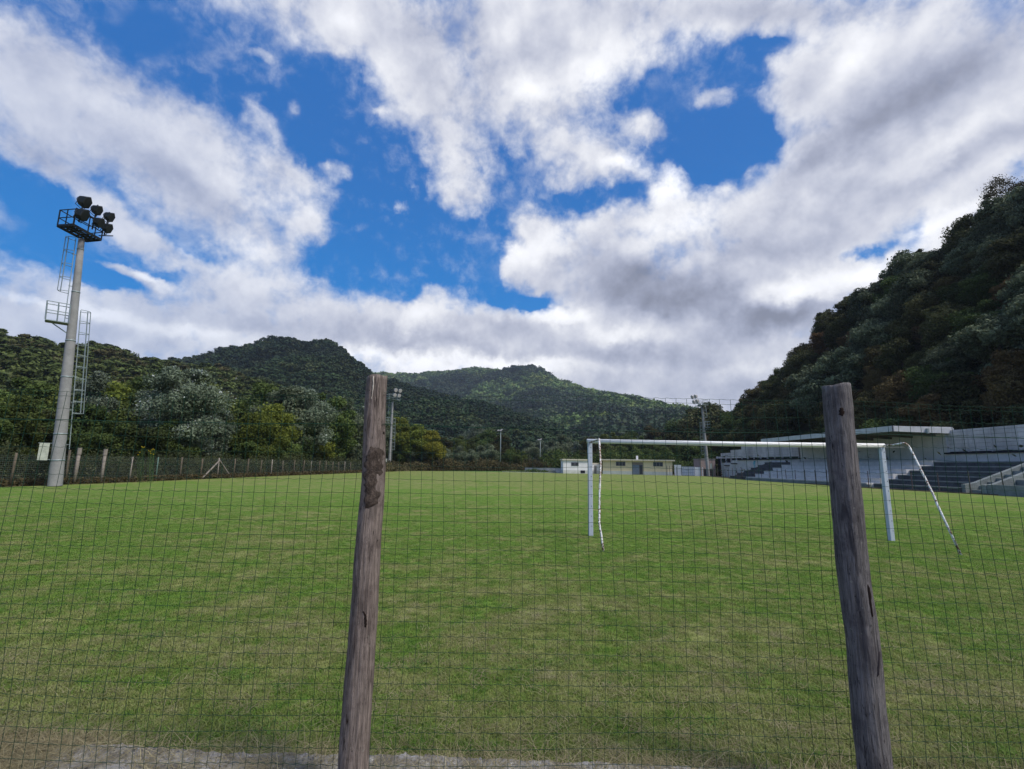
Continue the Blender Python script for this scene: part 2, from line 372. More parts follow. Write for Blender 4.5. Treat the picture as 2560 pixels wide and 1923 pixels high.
def m_kerb():
    m, t, b = mat('weathered_kerb', .9, .15)
    p = t.new('ShaderNodeTexCoord').outputs['Object']
    n = t.noise(p, 5, 6, .65); f = t.noise(p, 40, 5, .65); s = t.noise(p, 14, 4, .6)
    c = t.mix(t.mr(n, .40, .60), (.18, .165, .145, 1), (.36, .345, .33, 1))
    c = t.mix(t.mr(s, .62, .70), c, (.66, .64, .62, 1)); c = t.mix(t.mr(f, .33, .5, .6, 0), c, (.05, .045, .035, 1))
    t.l.new(c, b.inputs['Base Color'])
    bp = t.new('ShaderNodeBump'); bp.inputs['Strength'].default_value = .8; bp.inputs['Distance'].default_value = .015
    t.l.new(t.m('ADD', f, n), bp.inputs['Height']); t.l.new(bp.outputs[0], b.inputs['Normal'])
    return m
M['kerb'] = m_kerb()
def kerb():
    nx, ny = 700, 26; rs = np.random.RandomState(3)
    X = np.linspace(-5.2, 3.2, nx)
    def n1(x, s, seed): 
        r = np.random.RandomState(seed).rand(4000)*2-1; u = (x+20)*s; i = u.astype(int); f = u-i; f = f*f*(3-2*f); return r[i % 4000]*(1-f)+r[(i+1) % 4000]*f
    far = 3.222-.030*(X) + n1(X, 9, 1)*.012 + n1(X, 3, 2)*.018 + n1(X, 30, 4)*.006
    near = 2.93-.03*X
    V = []
    for j in range(ny):
        s = j/(ny-1); y = near+(far-near)*s
        edge = min(1, (1-s)*9)
        z = .034*edge**.5 + .006*n1(X*1.3+s*7, 14, 5+j//2) + .004*rs.randn(nx)*edge
        z = z - .05*(X < -2.55)*np.clip((-2.55-X)*1.6, 0, 1) - .06*np.clip((X-1.25)*1.2, 0, 1)
        if j == ny-1: z = z*0-.03
        V.append(np.stack([X, y, z], 1))
    V = np.concatenate(V); F = np.array([(j*nx+i, j*nx+i+1, (j+1)*nx+i+1, (j+1)*nx+i) for j in range(ny-1) for i in range(nx-1)])
    props(link('kerb', np_mesh('kerb', V, F, M['kerb'], True)), 'crumbling concrete kerb strip under the near wire fence', 'kerb', kind='structure')
kerb()

# geometry-nodes scatter: one mesh holds loose points (is_pt) and the faces that are repeated on them
def scatter_stuff(name, P, scl, rotz, proto_V, proto_F, m, label, cat, tilt=None, tint=None, ptint=None, parent=None):
    nP, nV = len(P), len(proto_V); k = proto_F.shape[1]
    V = np.concatenate([P, proto_V]).astype(np.float32)
    me = np_mesh(name, V, proto_F+nP, m, False, ptint)
    is_pt = np.zeros(nP+nV, bool); is_pt[:nP] = True
    a = me.attributes.new('is_pt', 'BOOLEAN', 'POINT'); a.data.foreach_set('value', is_pt)
    sc = np.ones((nP+nV, 3), np.float32); sc[:nP] = scl if np.ndim(scl) == 2 else np.repeat(np.asarray(scl)[:, None], 3, 1)
    a = me.attributes.new('scl', 'FLOAT_VECTOR', 'POINT'); a.data.foreach_set('vector', sc.ravel())
    ro = np.zeros((nP+nV, 3), np.float32); ro[:nP, 2] = rotz
    if tilt is not None: ro[:nP, 0] = tilt[:, 0]; ro[:nP, 1] = tilt[:, 1]
    a = me.attributes.new('rot', 'FLOAT_VECTOR', 'POINT'); a.data.foreach_set('vector', ro.ravel())
    o = link(name, me, parent); props(o, label, cat, kind='stuff')
    g = bpy.data.node_groups.new(name+'_scatter', 'GeometryNodeTree')
    g.interface.new_socket('Geometry', in_out='INPUT', socket_type='NodeSocketGeometry')
    g.interface.new_socket('Geometry', in_out='OUTPUT', socket_type='NodeSocketGeometry')
    gi = g.nodes.new('NodeGroupInput'); go = g.nodes.new('NodeGroupOutput')
    sep = g.nodes.new('GeometryNodeSeparateGeometry'); na = g.nodes.new('GeometryNodeInputNamedAttribute'); na.data_type = 'BOOLEAN'; na.inputs[0].default_value = 'is_pt'
    g.links.new(gi.outputs[0], sep.inputs[0]); g.links.new(na.outputs[0], sep.inputs[1])
    iop = g.nodes.new('GeometryNodeInstanceOnPoints'); g.links.new(sep.outputs[0], iop.inputs['Points']); g.links.new(sep.outputs[1], iop.inputs['Instance'])
    for nm, sock in (('scl', 'Scale'), ('rot', 'Rotation')):
        n = g.nodes.new('GeometryNodeInputNamedAttribute'); n.data_type = 'FLOAT_VECTOR'; n.inputs[0].default_value = nm
        g.links.new(n.outputs[0], iop.inputs[sock])
    g.links.new(iop.outputs[0], go.inputs[0])
    md = o.modifiers.new('scatter', 'NODES'); md.node_group = g
    return o

# grass blades
def m_blade(name, straw=False):
    m, t, b = mat(name, .6, .2)
    oi = t.new('ShaderNodeObjectInfo'); pos = t.new('ShaderNodeNewGeometry').outputs['Position']
    rand = oi.outputs['Random']
    if straw: c = t.mix(rand, (.20, .165, .085, 1), (.32, .275, .16, 1))
    else: c, _, _ = turf_colour(t, t.v('MULTIPLY', pos, (1, 1, 0)), rand)
    at = t.new('ShaderNodeAttribute', attribute_name='tint').outputs['Fac']
    c = t.v('SCALE', c, scale=t.mr(at, 0, 1, .80, 1.50, False))
    t.l.new(c, b.inputs['Base Color'])
    tr = t.new('ShaderNodeBsdfTranslucent'); t.l.new(c, tr.inputs[0]); ms = t.new('ShaderNodeMixShader'); ms.inputs[0].default_value = .3
    t.l.new(b.outputs[0], ms.inputs[1]); t.l.new(tr.outputs[0], ms.inputs[2]); t.l.new(ms.outputs[0], t.n['Material Output'].inputs[0])
    return m
def tuft(seed, n, h, spread, w, lean):
    rs = np.random.RandomState(seed); V = []; F = []; T = []
    for i in range(n):
        a = rs.rand()*6.28; r = spread*math.sqrt(rs.rand()); b = rs.rand()*6.28; L = h*(.45+.75*rs.rand()); ln = lean*(.3+rs.rand())
        bx, by = r*math.cos(a), r*math.sin(a); dx, dy = math.cos(b), math.sin(b); ww = w*(.7+.6*rs.rand())
        o = len(V)
        m1 = (bx+dx*ln*L*.35, by+dy*ln*L*.35, L*.6/(1+ln*.5)); tp = (bx+dx*ln*L, by+dy*ln*L, L/(1+ln))
        V += [(bx-dy*ww, by+dx*ww, -.004), (bx+dy*ww, by-dx*ww, -.004), (m1[0]+dy*ww*.8, m1[1]-dx*ww*.8, m1[2]), (m1[0]-dy*ww*.8, m1[1]+dx*ww*.8, m1[2]), (tp[0], tp[1], tp[2]), (tp[0]+.0002, tp[1], tp[2])]
        F += [(o, o+1, o+2, o+3), (o+3, o+2, o+5, o+4)]; tt = rs.rand(); T += [tt, tt]
    return np.array(V), np.array(F), np.array(T)
def grass():
    rs = np.random.RandomState(11)
    def wedge(n, y0, y1, p):
        u = rs.rand(n); y = (y0**p+(y1**p-y0**p)*u)**(1/p); x = (rs.rand(n)*2-1)*(y*1.16+.6); return x, y
    V, F, T = tuft(1, 16, .034, .055, .0021, 1.1)
    x, y = wedge(150000, 3.22, 34, .5); ok = (x > -29.5) & (x < 38) & (rs.rand(len(y)) < np.clip((34-y)/22, 0, 1)**1.3); x, y = x[ok], y[ok]
    P = np.stack([x, y, np.zeros_like(x)], 1); s = .7+.6*rs.rand(len(x)); s = np.stack([s*(1+.05*(y-3)), s*(1+.05*(y-3)), s*np.clip(1.15-.02*y, .6, 1)], 1)
    scatter_stuff('grass', P, s, rs.rand(len(x))*6.28, V, F, m_blade('grass_blade'), 'mown patchy green and straw coloured grass of the pitch', 'grass', ptint=T)
    # clippings lying flat
    V, F, T = tuft(2, 7, .042, .05, .0014, 5)
    x, y = wedge(4200, 3.2, 14, .3); P = np.stack([x, y, np.full_like(x, .022)], 1)
    scatter_stuff('dry_clippings', P, .6+.8*rs.rand(len(x)), rs.rand(len(x))*6.28, V, F, m_blade('dry_blade', True), 'dry straw coloured clippings lying on the turf', 'clippings', ptint=T)
    # taller weeds and straw along the kerb
    V, F, T = tuft(3, 26, .075, .05, .0022, 1.1)
    n = 420; x = rs.rand(n)*8.6-4.9; y = 3.33-.03*x+np.abs(rs.randn(n))*.08; P = np.stack([x, y, np.zeros(n)], 1)
    scatter_stuff('kerb_weeds', P, .45+.6*rs.rand(n), rs.rand(n)*6.28, V, F, m_blade('weed_blade'), 'taller green tufts growing along the kerb', 'weeds', ptint=T)
    V, F, T = tuft(4, 9, .075, .06, .0014, 5)
    n = 800; x = rs.rand(n)*9-5; y = 3.06-.03*x+rs.randn(n)*.12; P = np.stack([x, y, np.where(y < 3.24-.03*x, .05, .02)], 1)
    P[:, 2] -= .04*np.clip((-2.6-x)*1.6, 0, 1)+.04*np.clip((x-1.3)*1.2, 0, 1)
    scatter_stuff('straw_litter', P, .4+.8*rs.rand(n), rs.rand(n)*6.28, V, F, m_blade('straw_blade', True), 'loose straw scattered over the kerb', 'straw', ptint=T)
    n = 9000; x = -rs.rand(n)*2.8-2.55; y = 2.8+rs.rand(n)*.62-.04*(x+2.55); P = np.stack([x, y, np.full(n, .0)], 1)
    V, F, T = tuft(5, 12, .07, .06, .0018, 2.2)
    scatter_stuff('dry_verge_grass', P, .5+.7*rs.rand(n), rs.rand(n)*6.28, V, F, m_blade('verge_blade', True), 'dry tangled grass at the bottom left corner', 'grass', ptint=T)
grass()
# clover and dark weeds rosettes in the turf
def rosettes():
    rs = np.random.RandomState(5)
    V, F, T = tuft(8, 26, .032, .07, .0035, 1.6)
    spots = [at_z(*p) for p in ((1430, 1660), (1950, 1670), (1860, 1690), (560, 1700), (680, 1715), (985, 1660), (1760, 1830), (1000, 1610), (1330, 1668), (1520, 1700), (2050, 1720), (2300, 1700), (360, 1590), (2380, 1560), (1640, 1580), (660, 1840))]
    P = np.array([(p.x+rs.randn()*.10, p.y+rs.randn()*.08, 0) for p in spots for _ in range(7)])
    m = simple('weed_leaf', (.075, .155, .030), .7, .1, var=.4, scale=20)
    scatter_stuff('turf_weeds', P, .6+.7*rs.rand(len(P)), rs.rand(len(P))*6.28, V, F, m, 'dark green clover patches in the turf', 'weeds', ptint=T)
rosettes()

# ------------------------------------------------------------------ near fence: posts, wire mesh, tension wire
FY = 2.9
def m_wood(name, base, dark):
    m, t, b = mat(name, .9, .15)
    p = t.new('ShaderNodeTexCoord').outputs['Object']
    g = t.v('MULTIPLY', p, (1, 1, .06)); grain = t.noise(g, 90, 6, .65, .4); g2 = t.noise(t.v('MULTIPLY', p, (1, 1, .14)), 22, 5, .6, .6)
    blot = t.noise(p, 7, 5, .62); lich = t.noise(p, 38, 4, .6)
    c = t.mix(t.mr(grain, .36, .66), tuple(v*.62 for v in base)+(1,), tuple(v*1.28 for v in base)+(1,))
    c = t.mix(t.mr(g2, .30, .44, .85, 0), c, dark+(1,))
    c = t.mix(t.mr(blot, .48, .66, 0, .62), c, tuple(v*1.6 for v in dark)+(1,))
    ck = t.noise(t.v('MULTIPLY', p, (1, 1, .035)), 55, 3, .5, 1.2); ck = t.mr(t.m('ABSOLUTE', t.m('SUBTRACT', ck, .5)), .004, .016, 1, 0); ck = t.m('MULTIPLY', ck, t.mr(t.noise(p, 9, 2, .5), .42, .55))
    c = t.mix(t.m('MULTIPLY', ck, .9), c, tuple(v*.25 for v in dark)+(1,))
    sp = t.noise(p, 150, 3, .7); c = t.mix(t.mr(sp, .56, .72, 0, .5), c, tuple(v*.5 for v in dark)+(1,))
    c = t.mix(t.mr(lich, .66, .74, 0, .5), c, (.30, .31, .27, 1))
    t.l.new(c, b.inputs['Base Color'])
    bp = t.new('ShaderNodeBump'); bp.inputs['Strength'].default_value = 1.0; bp.inputs['Distance'].default_value = .013
    t.l.new(t.m('ADD', grain, g2), bp.inputs['Height']); t.l.new(bp.outputs[0], b.inputs['Normal'])
    return m
M['wood_l'] = m_wood('weathered_wood', (.215, .176, .158), (.060, .046, .042))
M['wood_r'] = m_wood('grey_weathered_wood', (.160, .150, .152), (.040, .036, .040))
M['bark_patch'] = simple('old_bark', (.125, .098, .084), .95, .1, var=.6, scale=45, bump=1.0, stretch=(1, 1, .5))
M['split_wood'] = simple('fresh_split_wood', (.50, .46, .40), .8, .2, var=.15, scale=30)
M['knot'] = simple('knot_hole', (.02, .014, .012), .9, .1)
M['green_wire'] = simple('green_coated_wire', (.013, .048, .030), .7, .15, var=.3, scale=20)
fence = empty('wire_fence', (0, FY, 0), 'green welded wire fence on two rough wooden posts, close in front of the pitch', 'fence')

def post_mesh(name, axis, rad, seed, m, cutz=None):
    """axis: list of (x, y, z); rad list; displaced lathe"""
    n, K = 56, 150; rs = np.random.RandomState(seed)
    ax = np.array(axis); rad = np.array(rad); tt = np.linspace(0, 1, len(ax)); T = np.linspace(0, 1, K)
    C = np.stack([np.interp(T, tt, ax[:, i]) for i in range(3)], 1); R = np.interp(T, tt, rad)
    C[:, 0] += .006*np.sin(T*9+seed)+.003*np.sin(T*23+seed*2)
    A = np.linspace(0, 2*np.pi, n, endpoint=False); ph = rs.rand(12)*6.28; am = rs.rand(12)
    V = np.zeros((K, n, 3))
    for k in range(K):
        r = R[k]*(1+.03*np.sin(2*A+ph[0]+T[k]*2)+.025*np.sin(3*A+ph[1]-T[k]*4)+.012*np.sin(7*A+ph[2]+T[k]*3)+.010*np.sin(13*A+ph[3]+T[k]*6)+.02*np.sin(T[k]*31+ph[4]+A)+.012*np.sin(T[k]*67+ph[5]+2*A)+.006*rs.randn(n))
        V[k, :, 0] = C[k, 0]+r*np.cos(A); V[k, :, 1] = C[k, 1]+r*np.sin(A); V[k, :, 2] = C[k, 2]
    V[-3:, :, 2] += (.006*np.cos(A)+.004*np.sin(3*A))[None]
    top = C[-1]+np.array([0, 0, .003]); Vf = np.concatenate([V.reshape(-1, 3), [top]])
    F = [(k*n+i, k*n+(i+1) % n, (k+1)*n+(i+1) % n, (k+1)*n+i) for k in range(K-1) for i in range(n)]
    F += [((K-1)*n+i, (K-1)*n+(i+1) % n, K*n, K*n) for i in range(n)]
    mb = MB(); mb.v = [tuple(v) for v in Vf]; mb.f = [f if f[2] != f[3] else f[:3] for f in F]; mb.m = [0]*len(F)
    return mb.build(name, m, fence, True)
def post(px_top, px_bot, wt, wb, seed, m, yoff):
    """pixel of top and of the lowest visible point, widths in source pixels"""
    Y = FY-yoff; a = at_y(*px_top, Y); b = at_y(*px_bot, Y)
    d = b-a; k = (a.z+.25)/(a.z-b.z); base = a+d*k
    def wid(w, px, py, p): dd = ray(px, py); return w*Y/dd.y/2
    rt = wid(wt, *px_top, a); rb = wid(wb, *px_bot, b)
    L = [base-Vector((0, FY, 0)), b-Vector((0, FY, 0)), (a+b)/2-Vector((0, FY, 0)), a-Vector((0, FY, 0))]
    o = post_mesh('post', [tuple(v) for v in L], [rb*1.02, rb, (rt+rb)/2*1.02, rt], seed, m)
    return o, a, b, rt, rb
po1, a1, b1, rt1, rb1 = post((944, 942), (887, 1923), 51, 76, 1, M['wood_l'], .085); po1['label'] = 'pinkish grey post with a bark patch and a pale split'
po2, a2, b2, rt2, rb2 = post((2091, 963), (2185, 1923), 60, 78, 4, M['wood_r'], .085); po2['label'] = 'dark grey post with a knot hole near the top'
for p in (po1, po2): p.data.shade_smooth() if hasattr(p.data, 'shade_smooth') else None
# details on the camera side of the posts
def on_post(px, py, a, b, rt, rb, out=.0):
    """a point on the post's camera-facing surface seen at that pixel, in fence space"""
    Yf = FY-.085
    z = at_y(px, py, Yf-.06).z; k = (a.z-z)/(a.z-b.z); c = a+(b-a)*k; r = rt+(rb-rt)*k
    x = at_y(px, py, Yf-.06).x-c.x; x = max(-r*.96, min(r*.96, x)); y = -math.sqrt(r*r-x*x)
    n = Vector((x, y, 0))/r
    return Vector((c.x+x, c.y+y-FY, z))+n*out, n
def patch(name, outline, a, b, rt, rb, m, parent, thick, seed=0, n=(10, 22), rough=.004):
    """a plate hugging the post; outline = list of (y, xleft, xright) in source pixels"""
    mb = MB(); nx, ny = n; rs = random.Random(seed); ys = np.linspace(outline[0][0], outline[-1][0], ny)
    oy = [o[0] for o in outline]; g = []
    for y in ys:
        jl, jr = rs.uniform(-1, 1), rs.uniform(-1, 1)
        xl = np.interp(y, oy, [o[1] for o in outline]); xr = np.interp(y, oy, [o[2] for o in outline]); w_ = (xr-xl)*.14; xl += jl*w_; xr += jr*w_; row = []
        for i in range(nx):
            s = i/(nx-1); edge = min(s, 1-s)*nx/1.5; edge = min(1, edge); e2 = min(1, min(y-ys[0], ys[-1]-y)/((ys[-1]-ys[0])*.06)+.0)
            x = xl+(xr-xl)*s+rs.uniform(-1, 1)
            p, nn = on_post(x, y, a, b, rt, rb, -.004+thick*min(edge, e2)+rs.uniform(-rough, rough)*min(edge, e2)); row.append(p)
        g.append(row)
    mb.add([p for r in g for p in r], [(j*nx+i, (j+1)*nx+i, (j+1)*nx+i+1, j*nx+i+1) for j in range(ny-1) for i in range(nx-1)])
    return mb.build(name, m, parent, True)
patch('bark_patch', [(1112, 925, 935), (1125, 918, 955), (1150, 912, 958), (1200, 908, 955), (1250, 908, 948), (1265, 910, 935), (1274, 912, 922)], a1, b1, rt1, rb1, M['bark_patch'], po1, .013, 1)
patch('split', [(936, 932, 936), (950, 931, 937), (975, 930, 934), (1002, 929, 931)], a1, b1, rt1, rb1, M['split_wood'], po1, .009, 2, (4, 12), .0005)
patch('knot', [(1077, 953, 958), (1082, 952, 959), (1087, 953, 958)], a1, b1, rt1, rb1, M['knot'], po1, .0085, 3, (6, 6), 0)
patch('crack', [(1525, 908, 913), (1540, 911, 918), (1566, 912, 919), (1570, 914, 918)], a1, b1, rt1, rb1, M['knot'], po1, .0085, 4, (5, 10), 0)
patch('crack', [(1780, 868, 870), (1800, 868, 871), (1812, 869, 870)], a1, b1, rt1, rb1, M['knot'], po1, .0085, 5, (4, 8), 0)
patch('knot', [(1018, 2098, 2106), (1026, 2096, 2108), (1036, 2097, 2108), (1042, 2100, 2106)], a2, b2, rt2, rb2, M['knot'], po2, .0085, 6, (7, 9), 0)
patch('crack', [(1460, 2165, 2168), (1480, 2164, 2173), (1520, 2168, 2177), (1545, 2175, 2180)], a2, b2, rt2, rb2, M['knot'], po2, .0085, 7, (6, 12), .001)
patch('stain', [(1622, 2194, 2200), (1640, 2188, 2200), (1670, 2187, 2194), (1690, 2186, 2190)], a2, b2, rt2, rb2, simple('dark_stain', (.035, .03, .034), .9, .1), po2, .0085, 8, (6, 10), .001)

def wire_mesh():
    rs = np.random.RandomState(2); r = .0012; n = 4
    V = []; F = []
    def strand(pts, r):
        pts = np.array(pts); K = len(pts); d = np.gradient(pts, axis=0); d /= np.linalg.norm(d, axis=1)[:, None]
        ref = np.array([0, 1, 0]); x = np.cross(d, ref); x /= np.linalg.norm(x, axis=1)[:, None]; y = np.cross(d, x)
        o = sum(len(v) for v in V)
        ring = np.stack([pts+(x*math.cos(a)+y*math.sin(a))*r for a in (math.pi/4+np.arange(n)*math.pi/2)], 1).reshape(-1, 3); V.append(ring)
        i = np.arange(K-1)[:, None]*n; k = np.arange(n)[None]; a = i+k; b = i+(k+1) % n
        F.append(np.stack([a, b, b+n, a+n], -1).reshape(-1, 4)+o)
    pitch = .0667; N = int(9.6/pitch); xs = -4.6+np.arange(N)*pitch+rs.randn(N)*.0015
    zt = 2.174; rows = [zt, zt-.026]+[zt-.103-.0795*i for i in range(27)]
    def slack(x, z):      # the mesh bellies a little and leans between posts
        return .018*np.sin(x*1.3+z*1.7)+.010*np.sin(x*3.1-z*4)
    def xoff(x, z): return .010*np.sin(z*2.1+x*.9)+.004*np.sin(z*7+x*5)
    def zoff(x, z): return .010*np.sin(x*1.1+.5)+.004*np.sin(x*3.7+z*3)
    for i, x in enumerate(xs):
        z = np.linspace(-.02, zt+.002, 40); ph = rs.rand(2)*6.28
        xx = x+xoff(x, z)+.0016*np.sin(z*13+ph[0]); strand(np.stack([xx, slack(x, z), z+zoff(x, z)*z/zt], 1), r)
    for z in rows:
        if z < 0: continue
        m = int(9.6/pitch*6); x = np.linspace(-4.6, 5.0, m); ph = rs.rand()*6.28
        zz = z+zoff(x, z)*z/zt+.0030*np.sin((x+4.6)/pitch*2*np.pi+.8)*(.6+.4*np.sin(x*2+ph))+.002*np.sin(x*6+ph)
        strand(np.stack([x+0*z, slack(x, z)-.002, zz], 1), r*.95)
    me = np_mesh('wire_mesh', np.concatenate(V), np.concatenate(F), M['green_wire'], True)
    o = link('wire_mesh', me, fence); o['kind'] = 'stuff'
    # straight tension wire
    mb = MB(); pts = []
    for i in range(90):
        x = -4.6+9.6*i/89; u = ((x+.82) / 2.82) % 1; sag = .012*4*u*(1-u); pts.append((x, -.012, 1.995-.0035*x-sag+.002*math.sin(x*9)))
    mb.tube(pts, .0021, 6); mb.build('tension_wire', M['green_wire'], fence, True)
    for a, b, rt, px, py in ((a1, b1, rt1, 965, 988), (a1, b1, rt1, 962, 1063)):
        mb = MB(); z = at_y(px, py, FY).z; k = (a.z-z)/(a.z-b.z); c = a+(b-a)*k; r = rt*1.03+.003
        mb.tube([(c.x+r*math.cos(t), c.y-FY+r*math.sin(t), z+.004*math.sin(t*2)) for t in [i*.1*math.pi-.6 for i in range(12)]], .0015, 5); mb.build('tie_wire', M['green_wire'], po1, True)
wire_mesh()

# ------------------------------------------------------------------ goal
def m_rusty(name, amount):
    m, t, b = mat(name, .6, .3)
    p = t.new('ShaderNodeTexCoord').outputs['Object']
    n = t.noise(p, 5, 8, .75); f = t.noise(p, 40, 4, .6)
    c = t.mix(t.mr(t.m('ADD', t.m('MULTIPLY', n, .7), t.m('MULTIPLY', f, .3)), amount-.03, amount+.05), (.80, .79, .78, 1), (.16, .075, .035, 1))
    t.l.new(c, b.inputs['Base Color']); return m
M['white_paint'] = m_rusty('white_paint', .66); M['rust_l'] = m_rusty('rusty_white_paint', .49); M['rust_r'] = m_rusty('worn_white_paint', .51)
M['shade_tinted_paint'] = simple('shade_tinted_pale_paint', (.50, .54, .62), .5, .35, var=.08, scale=4)  # bluish shade of the posts' near faces is put into the base colour
def goal():
    L = at_z(1477, 1340); R = at_z(2229, 1352); c = (L+R)/2
    g = empty('football_goal', c, 'white football goal without a net, rusty back stays, on the near end of the pitch', 'goal')
    def P(v): return Vector(v)-c
    H = 2.475; w = .112
    for q, nm in ((L, 'post'), (R, 'post')):
        mb = MB(); x, y = (q-c).x, (q-c).y; b = .008
        pts = [(-w/2+b, -w/2), (w/2-b, -w/2), (w/2, -w/2+b), (w/2, w/2-b), (w/2-b, w/2), (-w/2+b, w/2), (-w/2, w/2-b), (-w/2, -w/2+b)]
        mb.add([(x+a, y+d, -.05) for a, d in pts]+[(x+a, y+d, H-w) for a, d in pts], [tuple(range(8))[::-1], tuple(range(8, 16))]+[(i, (i+1) % 8, 8+(i+1) % 8, 8+i) for i in range(8)])
        o = mb.build(nm, M['shade_tinted_paint'], g)
        for k in range(9):      # bolt holes for the net hooks
            hb = MB(); z = .25+k*.25; hb.tube([(x+.02, y-w/2-.001, z), (x+.02, y-w/2-.006, z)], .009, 8); hb.build('net_hook', M['black'], o)
    mb = MB(); a = P(L)+Vector((-w/2-.02, 0, H-w/2)); b = P(R)+Vector((w/2+.02, 0, H-w/2)); mb.tube([a, (a+b)/2-Vector((0, 0, .012)), b], w/2*1.04, 16); mb.build('crossbar', M['white_paint'], g, True)
    # back stays
    def stay(corner_px, Yc, ground_px, m, bend, r=.026):
        k = P(at_y(*corner_px, Yc)); gr = P(at_z(*ground_px)); return k, gr
    k, gr = stay((1498, 1099), 11.9, (1509, 1378), None, 0)
    mb = MB(); mb.tube([P(L)+Vector((0, -.03, H-.09)), k-Vector((0, -.05, .0)), k], .022, 10); mb.build('top_stay', M['rust_l'], g, True)
    mb = MB(); mb.tube([k+Vector((0, .01, .02)), k+(gr-k)*.25+Vector((.01, 0, 0)), k+(gr-k)*.5+Vector((-.035, 0, 0)), k+(gr-k)*.78+Vector((-.07, 0, 0)), k+(gr-k)*.88+Vector((-.035, 0, 0)), gr-Vector((0, 0, .04))], .023, 10); mb.build('back_stay', M['rust_l'], g, True)
    k2, gr2 = stay((2270, 1110), 11.9, (2404, 1388), None, 0)
    mb = MB(); s = P(R)+Vector((.05, -.03, H-.05)); e = k2+Vector((-.10, 0, .02))
    pts = [s, (s+e)/2+Vector((0, 0, -.015)), e]
    dn = (gr2-k2).normalized()
    for i in range(1, 6):
        u = i/5; pts.append((e*(1-u)+k2*u)*(1-u)+(k2*(1-u)+(k2+dn*.16)*u)*u)
    pts += [k2+(gr2-k2)*.5+Vector((.02, 0, .0)), k2+(gr2-k2)*.58, gr2-Vector((0, 0, .04))]
    mb.tube(pts[:3], .020, 10); mb.build('top_stay', M['rust_r'], g, True)
    mb = MB(); mb.tube(pts[2:], .024, 10); mb.build('back_stay', M['rust_r'], g, True)
    # cable along the back of the top
    mb = MB(); a = k+Vector((0, 0, -.06)); b = k2+Vector((-.05, 0, -.08))
    mb.tube([a+(b-a)*(i/20)-Vector((0, 0, .05*4*(i/20)*(1-i/20))) for i in range(21)], .005, 5); mb.build('net_cable', M['concrete'], g)
goal()

# ------------------------------------------------------------------ floodlight masts
def lamp_housing(name, c, d, size, m, parent):
    """faceted floodlight: wide face towards d, narrow back"""
    d = Vector(d).normalized(); x = d.cross(Vector((0, 0, 1))).normalized(); y = x.cross(d); mb = MB(); c = Vector(c); o = []
    rings = [(-.42, .18, 6), (-.20, .42, 6), (.10, .52, 6), (.30, .58, 6), (.34, .55, 6)]
    vs = []
    for (t, r, n) in rings:
        for k in range(n):
            a = math.pi*2*(k+.5)/n; vs.append(c+d*t*size+(x*math.cos(a)*1.0+y*math.sin(a)*1.0)*r*size)
    fs = [tuple(range(6))[::-1], tuple(range(24, 30))]+[(j*6+k, j*6+(k+1) % 6, (j+1)*6+(k+1) % 6, (j+1)*6+k) for j in range(4) for k in range(6)]
    mb.add(vs, fs); o = mb.build(name, m, parent)
    mb = MB(); mb.tube([c+x*.58*size, c+x*.58*size-y*.62*size, c-x*.58*size-y*.62*size, c-x*.58*size], .022, 5)
    mb.build('bracket', M['black'], o)
    return o
